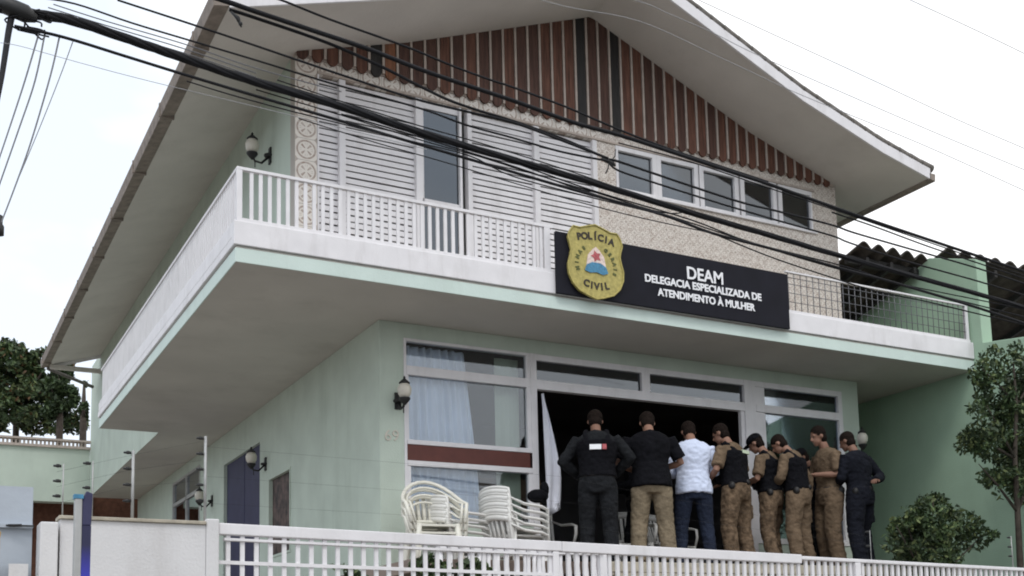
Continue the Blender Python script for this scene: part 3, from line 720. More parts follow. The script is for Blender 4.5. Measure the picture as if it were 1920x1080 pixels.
# electric fence rods on the wall
def rod(x, z0, z1, n_, label, y=FY, side=-1, thick=.009):
    e = empty('electric_fence_rod', (x, y, z0), 0, label, 'rod', 'electric fence rods on the street wall')
    mb = MB(); mb.tube([(0, 0, 0), (0, 0, z1-z0)], thick, 6); part(mb, 'stem', M['steel'], e)
    for k in range(n_):
        z = (z1-z0)-.015-k*(z1-z0-.05)/max(1, n_); mb = MB(); mb.tube([(side*.055, 0, z), (side*.012, 0, z)], [.006, .009], 8); mb.tube([(side*.03, -.0, z-.008), (side*.03, 0, z+.010)], .011, 8)
        part(mb, 'insulator', M['black'], e)
    return e
rod(-3.06, 2.52, 2.965, 4, 'thin electric fence rod standing on the middle of the solid white wall')
rod(-2.635, 2.54, 3.085, 5, 'electric fence rod at the left end of the gate, tallest of them')
rod(-3.445, 2.54, 2.86, 3, 'short thin electric fence rod on the left end of the white wall', thick=.004)
rod(-3.285, 2.54, 2.885, 2, 'thin electric fence rod behind the blue and grey pole', thick=.004)
rod(3.02, 2.36, 2.66, 2, 'electric fence rod left of the bush, beside the officer in navy', thick=.003)
rod(4.87, 2.34, 2.66, 3, 'electric fence rod at the far right under the tree', thick=.005)
for k, (z0, z1) in enumerate(((2.93, 3.05), (2.84, 2.93), (2.74, 2.80))):
    mb = MB(); mb.tube([(-3.48, FY, z0-.12), (-3.09, FY, z0), (-2.66, FY, z1)], .0006, 4)
    tag(mb.build('electric_fence_wire', M['black']), ('top', 'middle', 'lowest')[k]+' electric fence wire strung above the solid white wall', 'wire', 'electric fence wires')
for k, z in enumerate((3.02, 2.83, 2.66)):
    mb = MB(); mb.tube([(-2.66, FY, z), (-.1, FY, z-.05), (3.02, FY, z-.42 if k == 0 else z-.30), (4.87, FY, z-.44 if k == 0 else z-.32)], .0005, 4)
    tag(mb.build('electric_fence_wire', M['black']), ('top', 'middle', 'lowest')[k]+' electric fence wire strung above the barred gate and fence', 'wire', 'electric fence wires')

# blue and grey pole close to the camera
a = at(136, 1120, -6.3); b = at(150, 1120, -6.3); c = at(170, 1120, -6.3); zt = at(150, 930, -6.3).z
E_ = empty('beacon_pole', (0, 0, 0), 0, 'grey pole with dark blue tube glowing blue near its foot, before the white wall', 'pole')
mb = MB(); mb.box(a.x, b.x, -6.31, -6.27, 0, zt-.01); part(mb, 'grey_post', M['steel'], E_, bevel=.004)
mb = MB(); zz = at(150, 985, -6.3).z; mb.prism([(b.x, -6.305, zz), (c.x-.004, -6.305, zz), (c.x, -6.305, zt+.012), (b.x+.016, -6.305, zt+.022), (b.x, -6.305, zt-.02)], (0, .035, 0)); part(mb, 'dark_tube', M['navy'], E_, bevel=.004)
mb = MB(); mb.prism([(b.x+.001, -6.304, .6), (c.x-.012, -6.304, .6), (c.x-.004, -6.304, zz-.001), (b.x+.001, -6.304, zz-.001)], (0, .033, 0)); part(mb, 'blue_light', M['beacon'], E_)
mb = MB(); mb.box(a.x-.004, b.x+.004, -6.312, -6.268, zt-.012, zt+.006); part(mb, 'blue_cap', M['blue'], E_)

# white porch balustrade seen between the bars
PB = empty('porch_balustrade', (0, 0, 0), 0, 'low white balustrade beneath the plastic chairs behind the gate', 'balustrade')
mb = MB(); mb.box(-.1, 1.60, -1.78, -1.70, 2.62, 2.67); part(mb, 'rail', M['white'], PB, bevel=.005)
mb = MB(); x = -.08
while x < 1.6: mb.lathe((x, -1.74, 2.1), [(.022, 0), (.028, .05), (.016, .12), (.03, .26), (.018, .42), (.022, .52)], 10); x += .095
part(mb, 'balusters', M['white'], PB)
mb = MB(); mb.box(1.56, 1.66, -1.80, -1.68, 2.0, 2.70); part(mb, 'pier', M['white'], PB, bevel=.006)
mb = MB(); mb.box(-.3, 1.6, -1.69, -.0, 2.0, 2.28); tag(mb.build('terrace', M['stone']), kind='structure')

# ------------------------------------------------------------------ plastic chairs
def chair(m, rounded=False):
    e = empty('plastic_chair')
    mb = MB(); n_ = 10; sh = .42      # seat shell
    for i in range(n_):
        for j in range(n_):
            def P(i, j):
                x = -.21+.42*i/n_; y = -.21+.42*j/n_; return (x*(1-.12*(j/n_ < .5)), y, sh-.018*math.sin(math.pi*i/n_)*math.sin(math.pi*j/n_)-.02*max(0, (y-.15)/.06))
            v = [mb.bm.verts.new(P(*q)) for q in ((i, j), (i+1, j), (i+1, j+1), (i, j+1))]; mb.bm.faces.new(v)
    bmesh.ops.remove_doubles(mb.bm, verts=mb.bm.verts[:], dist=.001)
    ext = bmesh.ops.extrude_face_region(mb.bm, geom=mb.bm.faces[:]); bmesh.ops.translate(mb.bm, verts=[g_ for g_ in ext['geom'] if isinstance(g_, bmesh.types.BMVert)], vec=(0, 0, -.018))
    part(mb, 'seat', m, e)
    mb = MB()    # back at -y, leaning out, chair faces +y
    def B(s, t):   # s across -1..1, t up 0..1
        wd = .20+.035*t; 
        top = .40
        return Vector((wd*s, -.20-.10*t-.05*(1-s*s)*1.0, sh+.02+top*t*(1 if not rounded else (1-.35*s*s)) - (.03*s*s if not rounded else 0)))
    if not rounded: fr_ = [B(-1, t/6) for t in range(7)]+[B(-1+k/5, 1) for k in range(1, 10)]+[B(1, 1-t/6) for t in range(7)]
    if not rounded: mb.tube(fr_, .017, 8)
    if rounded:
        for g_ in (0, .045):
            hp = []
            for k in range(15):
                an = math.pi*k/14; hp.append(Vector((-(.31-g_)*math.cos(an), .14-(.42-g_*.4)*math.sin(an)**.8, sh+.20+(.27-g_*1.3)*math.sin(an)**1.3)))
            mb.tube([Vector((-(.27-g_), .20, sh))]+hp+[Vector((.27-g_, .20, sh))], .020 if not g_ else .012, 8)
    # broad splat with slots
    ns = 7
    for k in range(ns):
        s0 = -.86+k*1.72/(ns-1); mb.tube([B(s0*.95, .06), B(s0, .5), B(s0, .98 if not rounded else .8)], .021, 6, flat=.35)
    mb.tube([B(-1+k/5, .10) for k in range(11)], .02, 8)
    if not rounded: mb.tube([B(-1+k/5, .90) for k in range(11)], .032, 8, flat=1.0)
    part(mb, 'backrest', m, e)
    for s in (() if rounded else (-1, 1)):
        mb = MB(); mb.tube([(s*.235, -.27, sh+.30), (s*.265, -.12, sh+.24), (s*.27, .10, sh+.225), (s*.262, .19, sh+.20), (s*.245, .21, sh+.10), (s*.225, .19, sh-.01)], [.016, .026, .028, .024, .02, .018], 8, flat=.6)
        part(mb, 'armrest', m, e)
    for s in (-1, 1):
        for q in (-1, 1):
            mb = MB(); mb.tube([(s*.19, q*.19, sh-.01), (s*.215, q*.215, .2), (s*.235, q*.24, .0)], [.03, .024, .018], 8, flat=.7); part(mb, 'leg', m, e)
    return e
ch0 = chair(M['plastic']); cream0 = chair(M['cream'], True)
used = {}
def put(src, x, y, z, rz, label, group='white plastic chairs'):
    o = src if not used.get(src.name) else copy_tree(src)
    used[src.name] = 1
    o.location = (x, y, z); o.rotation_euler = (0, 0, rz); tag(o, label, 'chair', group); return o
nm = ['bottom', 'second from the bottom', 'middle', 'second from the top', 'topmost']
for k in range(5): put(ch0, 1.22, -.72, 2.28+k*.068, -R(78), 'white plastic chair, %s of the tall stack nearest the dark entrance' % nm[k])
nm3 = ['bottom', 'second', 'third', 'topmost']
for k in range(4): put(ch0, .70, -.46, 2.28+k*.065, -R(84), 'white plastic chair, %s of the short stack in the middle of the three stacks' % nm3[k])
for k in range(3): put(cream0, .25, -.78, 2.42+k*.075, R(174), 'cream round backed chair, %s of the stack at the left under the window' % ['bottom', 'middle', 'topmost'][k], 'cream round backed chairs')
put(ch0, 2.28, .55, ZFL, R(185), 'white plastic chair inside the entrance behind the man in charcoal')
put(ch0, 3.32, .35, ZFL, R(160), 'white plastic chair between the man in tan trousers and the man in the white shirt')
put(ch0, 3.98, .45, ZFL, R(200), 'white plastic chair between the man in the white shirt and the officer in the vest')
mb = MB(); mb.ell((1.56, -.55, 3.37), .12, .10, .075, seg=16); mb.ell((1.66, -.52, 3.45), .05, .05, .09, seg=12);
tag(mb.build('black_bag', M['blkcloth'], smooth=True), 'black bag lying on the chair stack by the entrance', 'bag')

# ------------------------------------------------------------------ people
def remesh(mb, voxel, wr=0, wscale=9, seed=0, name='m'):
    me = bpy.data.meshes.new('tmp'); bmesh.ops.recalc_face_normals(mb.bm, faces=mb.bm.faces[:]); mb.bm.to_mesh(me); mb.bm.free()
    o = bpy.data.objects.new('tmp', me); C.objects.link(o)
    r = o.modifiers.new('r', 'REMESH'); r.mode = 'VOXEL'; r.voxel_size = voxel
    s = o.modifiers.new('s', 'SMOOTH'); s.factor = .6; s.iterations = 4
    dg = bpy.context.evaluated_depsgraph_get(); m2 = bpy.data.meshes.new_from_object(o.evaluated_get(dg)); bpy.data.objects.remove(o)
    m2.name = name; m2.materials.clear()
    if wr:
        m2.update(); nn = [v.normal.copy() for v in m2.vertices]
        for v, n_ in zip(m2.vertices, nn):
            p = v.co; q = Vector((p.x*wscale, p.y*wscale, p.z*wscale*1.7+seed*5))
            a = noise.noise(q)+.5*noise.noise(q*2.3); a = (1-abs(a)*2.2)
            v.co += n_*wr*a
    for f in m2.polygons: f.use_smooth = True
    return m2
I3 = Matrix.Identity(3)
def person(px, vtop, Y, facing, label, shirt, trousers, H_=1.75, lean=0, head=(0, .35, 0), arms=None, sleeve='short', skin='skin', vest=None, cap=None, hair='hair',
           legs=None, hemz=.93, patch=None, longshirt=False, wide=1.0, belt=True, floor=ZFL, loose=0.0, seed=0, holster=False, crease=.006):
    """facing: direction the figure looks, degrees anticlockwise from +Y (away from the street)"""
    top = at(px, vtop, Y); e = empty('person', (top.x, Y, floor), R(facing), label, 'person', None)
    k = H_/1.75
    sc = k
    L_ = lambda p: Vector(p)
    piv = Vector((0, 0, .95)); RL = Matrix.Rotation(-lean, 3, 'X')
    def T(p): p = Vector(p); return piv+RL@(p-piv)
    rl = random.Random(seed*7+1); q1, q2 = rl.uniform(-.05, .09), rl.uniform(-.08, .05); w1 = rl.uniform(0, .05)
    legs = legs or [((.10, .0, .93), (.118+w1*.5, .04+q1*.7, .50), (.13+w1, -.01+q1, .08)), ((-.10, .0, .93), (-.118-w1*.5, .05+q2*.6, .50), (-.13-w1, -.01+q2, .08))]
    arms = arms or [((.33, .02, 1.14), (.12, .26, 1.12)), ((-.33, .02, 1.14), (-.12, .26, 1.12))]
    sh = [Vector((.185*wide, -.005, 1.405)), Vector((-.185*wide, -.005, 1.405))]
    def torso(mb, g, z0=.86, z1=1.47, neck=False):
        rings = [(.84, .155, .11), (.90, .172, .125), (.97, .168, .12), (1.06, .152, .108), (1.16, .160, .113), (1.27, .182, .122), (1.36, .19, .118), (1.42, .165, .098), (1.465, .10, .075)]
        rs = [(T((0, -.01*(z > 1.2), z)), (rx*(wide if z > 1.1 else 1+.5*(wide-1)))+g, ry*(1+.5*(wide-1))+g, RL) for z, rx, ry in rings if z0-.001 <= z <= z1+.001]
        mb.loft(rs, 22)
    def limb(mb, pts, rr, g, fl=None): mb.tube(pts, [r_+g for r_ in rr], 12, flat=fl)
    def sub(p, q, n_=4): return [p.lerp(q, t/n_) for t in range(n_+1)]
    # arm chains
    AR = []
    for i, (el, wr) in enumerate(arms): AR.append((T(sh[i]), T(el), T(wr)))
    hc = T((0, .02, 1.50)); hd = Matrix.Rotation(-lean-head[1], 3, 'X') @ Matrix.Rotation(head[0], 3, 'Z') @ Matrix.Rotation(head[2], 3, 'Y')
    HC = hc+hd@Vector((0, .025, .145))
    # ---- body
    mb = MB(); torso(mb, -.004)
    mb.tube([T((0, -.005, 1.40)), T((0, .0, 1.47)), hc+hd@Vector((0, 0, .06))], [.075, .058, .055], 14)
    mb.ell(HC+hd@Vector((0, -.012, .02)), .075, .092, .095, hd, 18)
    mb.ell(HC+hd@Vector((0, .025, -.045)), .056, .062, .062, hd, 16)
    mb.ell(HC+hd@Vector((0, .058, -.088)), .028, .026, .024, hd, 10)
    mb.loft([(HC+hd@Vector((0, .086, .012)), .008, .008, hd), (HC+hd@Vector((0, .098, -.012)), .013, .014, hd), (HC+hd@Vector((0, .104, -.026)), .017, .015, hd), (HC+hd@Vector((0, .092, -.034)), .012, .010, hd)], 8)
    for s in (-1, 1):
        mb.ell(HC+hd@Vector((s*.078, -.008, -.012)), .010, .022, .034, hd, 8)
        mb.ell(HC+hd@Vector((s*.030, .072, .024)), .020, .012, .007, hd, 8)
    mb.ell(HC+hd@Vector((0, .083, -.058)), .024, .010, .008, hd, 8)
    for a_, b_, c_ in legs:
        limb(mb, sub(L_(a_), L_(b_))+sub(L_(b_), L_(c_))[1:], [.082, .078, .07, .062, .053, .056, .05, .042, .036], 0)
        mb.ell((c_[0]*1.08, c_[1]+.07, .04), .042, .115, .035, I3, 12)
    for a_, b_, c_ in AR: limb(mb, sub(a_, b_)+sub(b_, c_)[1:], [.052, .048, .044, .041, .038, .040, .036, .030, .026], 0)
    me = remesh(mb, .0095, name='body')
    mb = MB(); mb.bm.from_mesh(me)
    for i, (a_, b_, c_) in enumerate(AR):      # hands: palm, four bent fingers, a thumb from the side of the palm
        d = (c_-b_).normalized(); sd = 1 if i == 0 else -1
        x_ = d.cross(Vector((0, 0, 1))); x_ = x_.normalized() if x_.length > .1 else Vector((1, 0, 0)); y_ = x_.cross(d).normalized()
        B3 = Matrix((x_, y_, d)).transposed(); o_ = c_-d*.01
        mb.loft([(o_+d*t_, rx, ry, B3) for t_, rx, ry in ((0, .026, .018), (.03, .034, .016), (.07, .041, .015), (.095, .038, .011))], 12)
        for q in range(4):
            off_ = x_*(-.030+.020*q); ln = (.062, .072, .068, .052)[q]; r0 = (.0085, .009, .0088, .0078)[q]
            p0 = o_+off_+d*.085; p1 = p0+d*ln*.45-y_*.006; p2 = p1+(d*.75-y_*.65)*ln*.33; p3 = p2+(d*.35-y_*.93)*ln*.25
            mb.tube([p0, p1, p2, p3], [r0, r0, r0*.93, r0*.7], 8)
        tx = -x_*sd
        mb.tube([o_+tx*.022+d*.015, o_+tx*.048+d*.045-y_*.004, o_+tx*.056+d*.072-y_*.012, o_+tx*.05+d*.095-y_*.018], [.013, .0115, .010, .007], 8)
    for s in (-1, 1):
        mb.ell(HC+hd@Vector((s*.030, .077, .012)), .011, .008, .008, hd, 8, mi=1)
    bo = part(mb, 'body', [M[skin], M['skin_eye']], e, smooth=True)
    # ---- hair
    if hair:
        mb = MB(); mb.ell(HC+hd@Vector((0, -.022, .038)), .083, .092, .088, hd, 20); mb.ell(HC+hd@Vector((0, -.042, -.030)), .072, .060, .072, hd, 16)
        me = remesh(mb, .007, .006, 55, seed, 'hair'); me.materials.append(M[hair]); o = bpy.data.objects.new('hair', me); C.objects.link(o); o.parent = e
    if cap:
        mb = MB(); mb.ell(HC+hd@Vector((0, -.012, .060)), .092, .106, .068, hd, 20); mb.loft([(HC+hd@Vector((0, -.012, .025)), .091, .104, hd), (HC+hd@Vector((0, -.012, .06)), .093, .106, hd)], 20)
        mb.ell(HC+hd@Vector((0, .105, .034)), .070, .065, .010, hd, 16)
        me = remesh(mb, .007, .001, 20, seed, 'cap'); me.materials.append(M[cap]); o = bpy.data.objects.new('cap', me); C.objects.link(o); o.parent = e
    # ---- trousers
    mb = MB(); g = .016+loose
    mb.loft([(T((0, 0, z)) if z > .94 else Vector((0, 0, z)), rx+g, ry+g, RL if z > .94 else I3) for z, rx, ry in ((.80, .15, .10), (.86, .165, .118), (.92, .17, .124), (.98, .166, .118), (1.01, .155, .11))], 22)
    for a_, b_, c_ in legs:
        a_, b_, c_ = L_(a_), L_(b_), L_(c_)
        limb(mb, sub(a_, b_)+sub(b_, c_)[1:], [.086, .086, .079, .071, .064, .062, .058, .056, .058], g)
    if trousers in ('khaki', 'camo', 'navycloth'):      # cargo pockets and knee folds
        for s_, (a_, b_, c_) in zip((1, -1), legs):
            kx, ky = (a_[0]+b_[0])/2, (a_[1]+b_[1])/2
            mb.box(kx+s_*.045-.035, kx+s_*.045+.075*(s_ > 0)+(.035 if s_ < 0 else 0)-(.04 if s_ < 0 else 0)+.0, ky-.085, ky+.075, .60, .76)
            for z_, r_ in ((.545, .092), (.47, .086), (.20, .086), (.15, .08)): mb.ell((b_[0] if z_ > .4 else c_[0], (b_[1] if z_ > .4 else c_[1]), z_), r_, r_, .022, I3, 14)
    me = remesh(mb, .013, .006, 8, seed+3, 'trousers'); me.materials.append(M[trousers]); o = bpy.data.objects.new('trousers', me); C.objects.link(o); o.parent = e
    # ---- shirt
    mb = MB(); g = .017
    torso(mb, g, .89, 1.47)
    if longshirt: mb.loft([(T((0, 0, z)), rx+g+loose, ry+g+loose, RL) for z, rx, ry in ((.86, .196, .148), (.93, .194, .146), (1.02, .18, .132), (1.10, .165, .12))], 22)
    for a_, b_, c_ in AR:
        if sleeve == 'short':
            m_ = b_.lerp(a_, .15); limb(mb, sub(a_, m_), [.058, .058, .056, .056, .058], .016)
        else:
            limb(mb, sub(a_, b_)+sub(b_, c_)[1:], [.056, .054, .05, .048, .046, .046, .042, .038, .036], .014)
    mb.tube([T((0, -.005, 1.43)), T((0, .0, 1.485))], [.10, .072], 14)
    me = remesh(mb, .013, crease, 8 if crease < .01 else 6.5, seed, 'shirt'); me.materials.append(M[shirt]); o = bpy.data.objects.new('shirt', me); C.objects.link(o); o.parent = e
    if vest:
        mb = MB(); torso(mb, .040, .97, 1.40)
        for s in (-1, 1): mb.tube([T((s*.11, -.11, 1.36)), T((s*.11, -.02, 1.475)), T((s*.11, .10, 1.38))], .035, 8)
        for q in range(3): c_ = T((-.10+q*.10, .165, 1.08)); mb.ell(c_, .040, .030, .06, RL, 8)
        me = remesh(mb, .012, .005, 10, seed+1, 'vest'); me.materials.append(M[vest]); o = bpy.data.objects.new('vest', me); C.objects.link(o); o.parent = e
    if belt:
        mb = MB(); mb.loft([(T((0, 0, z)), .196, .148, RL) for z in (.965, 1.005)], 24)
        if holster: mb.ell(T((.20, -.02, .90)), .030, .05, .09, RL, 10); mb.ell(T((-.19, -.05, .95)), .03, .045, .05, RL, 10); mb.ell(T((.02, -.155, .985)), .04, .02, .035, RL, 10)
        part(mb, 'belt', M['boot'], e, smooth=True)
    if patch:
        for (cx_, cz_, w_, h_, m_) in patch:
            y_ = -.165 if vest else -.150
            mb = MB(); mb.box(cx_-w_/2, cx_+w_/2, y_-.012, y_+.03, cz_-h_/2, cz_+h_/2)
            for v in mb.bm.verts: v.co = T(v.co)
            part(mb, 'back_patch', M[m_], e)
    for i, (a_, b_, c_) in enumerate(legs):
        mb = MB(); x0 = c_[0]; y0 = c_[1]
        mb.tube([(x0, y0, .18), (x0, y0, .10), (x0, y0+.01, .05)], [.056, .054, .052], 12); mb.ell((x0*1.08, y0+.065, .042), .052, .135, .044, I3, 14)
        me = remesh(mb, .010, name='shoe'); me.materials.append(M['boot']); o = bpy.data.objects.new('shoe', me); C.objects.link(o); o.parent = e
    e.scale = (sc, sc, sc)
    e.location.z = floor
    # stand the head where the picture has it: shift so that the head centre falls under the traced point
    hw = Matrix.Rotation(R(facing), 3, 'Z') @ (HC*sc)
    e.location.x = top.x-hw.x; e.location.y = Y-hw.y
    return e
FRONT = [((.27, .06, 1.13), (.08, .27, 1.14)), ((-.27, .06, 1.13), (-.08, .27, 1.14))]
person(1116, 797, -.75, -28, 'man in charcoal uniform with white and red patch on his back', 'greycloth', 'greycloth', 1.76, R(5), (0, R(22), 0),
       [((.37, .03, 1.20), (.20, .25, 1.06)), ((-.37, .03, 1.16), (-.16, .24, 1.04))], 'long', 'skind', vest='blkcloth', patch=[(-.02, 1.27, .125, .055, 'lett'), (.075, 1.27, .045, .055, 'red')], seed=1, loose=.006)
person(1170, 818, .35, 60, 'person with dark hair glimpsed between the charcoal and black shirted men', 'blkcloth', 'blkcloth', 1.72, R(4), (0, R(20), 0), FRONT, 'long', 'skin', seed=2)
person(1213, 789, -.80, -26, 'man in plain black t-shirt and loose tan trousers seen from behind', 'blkcloth', 'tan', 1.80, R(6), (0, R(28), 0),
       [((.34, .04, 1.15), (.12, .26, 1.12)), ((-.34, .04, 1.15), (-.10, .26, 1.10))], 'short', 'skin', longshirt=True, wide=1.13, belt=False, loose=.012, seed=4,
       legs=[((.10, 0, .93), (.14, .03, .50), (.17, -.02, .08)), ((-.10, 0, .93), (-.14, .03, .50), (-.17, -.02, .08))])
person(1290, 798, -.70, -22, 'man in white shirt and dark jeans seen from behind, head bowed', 'shirt', 'denim', 1.76, R(3), (0, R(32), 0),
       FRONT, 'long', 'skin', longshirt=True, belt=False, wide=1.05, seed=5, crease=.008)
person(1350, 816, -.80, 22, 'officer with pale strip on black vest, right of the white shirted man', 'khaki', 'camo', 1.74, R(8), (R(12), R(20), 0),
       [((.32, .04, 1.15), (.14, .28, 1.08)), ((-.32, .04, 1.15), (-.14, .28, 1.08))], 'short', 'skin', vest='blkcloth', patch=[(.05, 1.345, .15, .04, 'greenpanel')], holster=True, loose=.014, seed=6)
person(1416, 830, -.72, 32, 'officer in black cap and black vest standing before the white window post', 'khaki', 'camo', 1.68, R(6), (0, R(26), 0),
       FRONT, 'short', 'skin', vest='blkcloth', cap='blkcloth', holster=True, loose=.012, seed=7)
person(1460, 840, -.88, 28, 'officer in long sleeved khaki shirt with one arm hanging straight down', 'khaki', 'khaki', 1.68, R(10), (R(10), R(30), 0),
       [((.31, -.06, 1.15), (.37, .02, .93)), ((-.26, .08, 1.14), (-.08, .27, 1.12))], 'long', 'skin', vest='blkcloth', holster=True, loose=.012, seed=8)
person(1502, 860, -.45, 70, 'short officer in dark cap and dark clothes half hidden between two khaki officers', 'blkcloth', 'greycloth', 1.62, R(8), (0, R(28), 0), FRONT, 'long', 'skind', cap='blkcloth', seed=9)
person(1533, 815, -.85, 78, 'tall bareheaded officer in khaki shirt facing left, second from the right', 'khaki', 'khaki', 1.80, R(3), (0, R(16), 0),
       [((.25, .05, 1.13), (.08, .25, 1.20)), ((-.25, .0, 1.13), (-.08, .24, 1.16))], 'short', 'skin', holster=True, loose=.018, seed=10, vest=None, wide=1.08)
person(1588, 842, -1.05, 14, 'officer in navy jacket with one hand behind the back, rightmost of the standing group', 'navycloth', 'navycloth', 1.72, R(5), (R(10), R(20), 0),
       [((.40, -.08, 1.17), (.06, -.20, 1.08)), ((-.27, .06, 1.14), (-.08, .25, 1.12))], 'long', 'skind', loose=.022, wide=1.2, seed=11, holster=True)

# ------------------------------------------------------------------ trees and bushes
def leafcloud(mb, blobs, n_, size, seed, mats_=3, gap=-.08, fq=None):
    rnd = random.Random(seed)
    vols = [b[1]*b[2]*b[3] for b in blobs]; tot = sum(vols)
    for bi, (c, rx, ry, rz) in enumerate(blobs):
        cnt = int(n_*vols[bi]/tot)
        for _ in range(cnt):
            while True:
                v = Vector((rnd.uniform(-1, 1), rnd.uniform(-1, 1), rnd.uniform(-1, 1)))
                if .12 < v.length < 1: break
            p = Vector(c)+Vector((v.x*rx, v.y*ry, v.z*rz))
            if noise.noise(p*(fq or 2.2/size*.06)+Vector((seed, 0, 0))) < gap: continue
            nrm = Vector((rnd.gauss(0, 1), rnd.gauss(0, 1), rnd.gauss(.6, 1))).normalized(); a = nrm.orthogonal().normalized(); a.rotate(Matrix.Rotation(rnd.uniform(0, 6.28), 3, nrm)); b = nrm.cross(a)
            s = size*rnd.uniform(.6, 1.3)
            vs_ = [mb.bm.verts.new(p+q) for q in (-a*s, -a*s*.3+b*s*.42+nrm*s*.08, a*s*.55+b*s*.30, a*s*1.05-nrm*s*.12, a*s*.5-b*s*.32, -a*s*.35-b*s*.40+nrm*s*.08)]
            f = mb.bm.faces.new(vs_); f.material_index = rnd.choices(range(mats_), (6, 4, 2, 1)[:mats_])[0]
def branchy(mb, base, tips, r0):
    rnd = random.Random(5)
    for t in tips:
        base = Vector(base); t = Vector(t); mid = base.lerp(t, .5)+Vector((rnd.uniform(-.1, .1), rnd.uniform(-.1, .1), .1))*(t-base).length*.5
        mb.tube([base, mid, t], [r0, r0*.6, r0*.2], 7)
def P3(u, v, Y): return at(u, v, Y)
# right tree, in the garden before the boundary wall
TY = -2.6
T1 = empty('garden_tree', (0, 0, 0), 0, 'slender dark leaved tree at the right edge before the green wall', 'tree')
base = P3(1915, 1120, TY); base.z = 1.9
tr_ = [base, P3(1908, 960, TY), P3(1903, 860, TY), P3(1906, 760, TY), P3(1900, 680, TY)]
mb = MB(); mb.tube(tr_, [.042, .036, .028, .02, .01], 10)
branchy(mb, tr_[1], [P3(1835, 870, TY-.1), P3(1960, 850, TY+.1)], .022); branchy(mb, tr_[2], [P3(1800, 810, TY+.1), P3(1850, 760, TY-.2)], .02)
branchy(mb, tr_[3], [P3(1840, 690, TY), P3(1960, 690, TY)], .018)
part(mb, 'trunk', M['bark'], T1)
blobs = []
for (u, v, ru, rv) in ((1840, 815, 48, 40), (1868, 835, 40, 38), (1900, 800, 45, 55), (1868, 745, 45, 42), (1850, 700, 36, 28), (1900, 700, 40, 42), (1888, 905, 42, 34), (1905, 855, 40, 40), (1812, 832, 24, 22), (1835, 768, 24, 20), (1862, 668, 26, 20), (1905, 660, 20, 24), (1950, 780, 60, 90), (1930, 900, 50, 50), (1828, 845, 20, 22), (1850, 895, 22, 18)):
    c = P3(u, v, TY+.2*math.sin(u)); s_ = (c-CAMC).dot(FV)/FPX; blobs.append((c, ru*s_*1.02, ru*s_*.9, rv*s_))
mb = MB(); leafcloud(mb, blobs, 16000, .034, 11, 3, -.12, 4); part(mb, 'crown', [M['leafd'], M['leafm'], M['leafl']], T1)
# bush
T2 = empty('bush', (0, 0, 0), 0, 'rounded dark green bush before the green wall, right of the navy jacketed officer', 'bush')
BY = -2.2; blobs = []
for (u, v, ru, rv) in ((1745, 985, 60, 45), (1700, 1000, 42, 38), (1800, 995, 50, 40), (1755, 950, 30, 22), (1850, 1003, 26, 14), (1668, 1015, 22, 24), (1830, 1015, 25, 20), (1715, 965, 22, 18), (1750, 928, 12, 8), (1680, 970, 12, 8), (1790, 960, 24, 20), (1770, 935, 16, 12), (1730, 940, 16, 14), (1862, 1000, 12, 8), (1657, 995, 12, 12), (1695, 950, 10, 8), (1740, 1040, 70, 40)):
    c = P3(u, v, BY+.15*math.sin(v)); s_ = (c-CAMC).dot(FV)/FPX; blobs.append((c, ru*s_, ru*s_*.9, rv*s_))
mb = MB(); leafcloud(mb, blobs, 10500, .034, 12, 3, .0, 5.5); part(mb, 'foliage', [M['leafd'], M['leafm'], M['leafl']], T2)
mb = MB(); b0 = P3(1745, 1090, BY); b0.z = 2.1; branchy(mb, b0, [P3(1700, 980, BY), P3(1750, 935, BY), P3(1800, 960, BY), P3(1845, 1000, BY), P3(1680, 985, BY)], .02); part(mb, 'stems', M['bark'], T2)
# small plant behind the gate
for (u, v, Y, lab) in ((800, 1062, -2.3, 'small green plant behind the gate below the cream chairs'), (640, 1082, -2.6, 'low green plant behind the left half of the gate'), (885, 1068, -2.2, 'small leafy plant behind the gate below the middle chair stack')):
    c = P3(u, v, Y); mb = MB(); leafcloud(mb, [(c, .16, .12, .10), (c+Vector((.12, 0, -.05)), .12, .1, .09)], 420, .035, int(u)); tag(mb.build('garden_plant', [M['leafm'], M['leafd'], M['leafl']]), lab, 'plant', 'small plants behind the gate')
# trees behind the annex, upper left
def bigtree(name, label, blobs_px, Y, n_, size, seed, cols, trunk):
    e = empty(name, (0, 0, 0), 0, label, 'tree', 'trees behind the annex'); bl = []
    for (u, v, ru, rv) in blobs_px:
        c = P3(u, v, Y+1.0*math.sin(u*.3)); s_ = (c-CAMC).dot(FV)/FPX; bl.append((c, ru*s_, ru*s_*.8, rv*s_))
    mb = MB(); leafcloud(mb, bl, n_, size, seed, len(cols), -.03, 2.6); part(mb, 'crown', cols, e)
    t0 = P3(trunk[0][0], trunk[0][1], Y); t0.z = 0; pts = [t0]+[P3(u, v, Y) for u, v in trunk[1:]]
    mb = MB(); mb.tube(pts, [.13-.1*i/(len(pts)-1) for i in range(len(pts))], 8)
    for q in bl[::2]: branchy(mb, pts[len(pts)//2], [q[0]], .05)
    part(mb, 'trunk', M['bark'], e)
bigtree('background_tree', 'large dark broadleaf tree behind the annex at the left edge', [(20, 700, 60, 58), (75, 690, 45, 40), (-40, 720, 60, 70), (55, 745, 55, 42), (15, 780, 50, 30), (100, 740, 36, 30), (22, 652, 26, 14), (60, 668, 18, 14), (100, 655, 12, 16), (125, 690, 26, 22), (5, 640, 14, 10), (125, 790, 42, 28), (75, 795, 40, 22)], 24, 26000, .085, 21, [M['leafd'], M['leafm'], M['leafl'], M['leafr']], [(30, 900), (30, 800), (45, 700)])
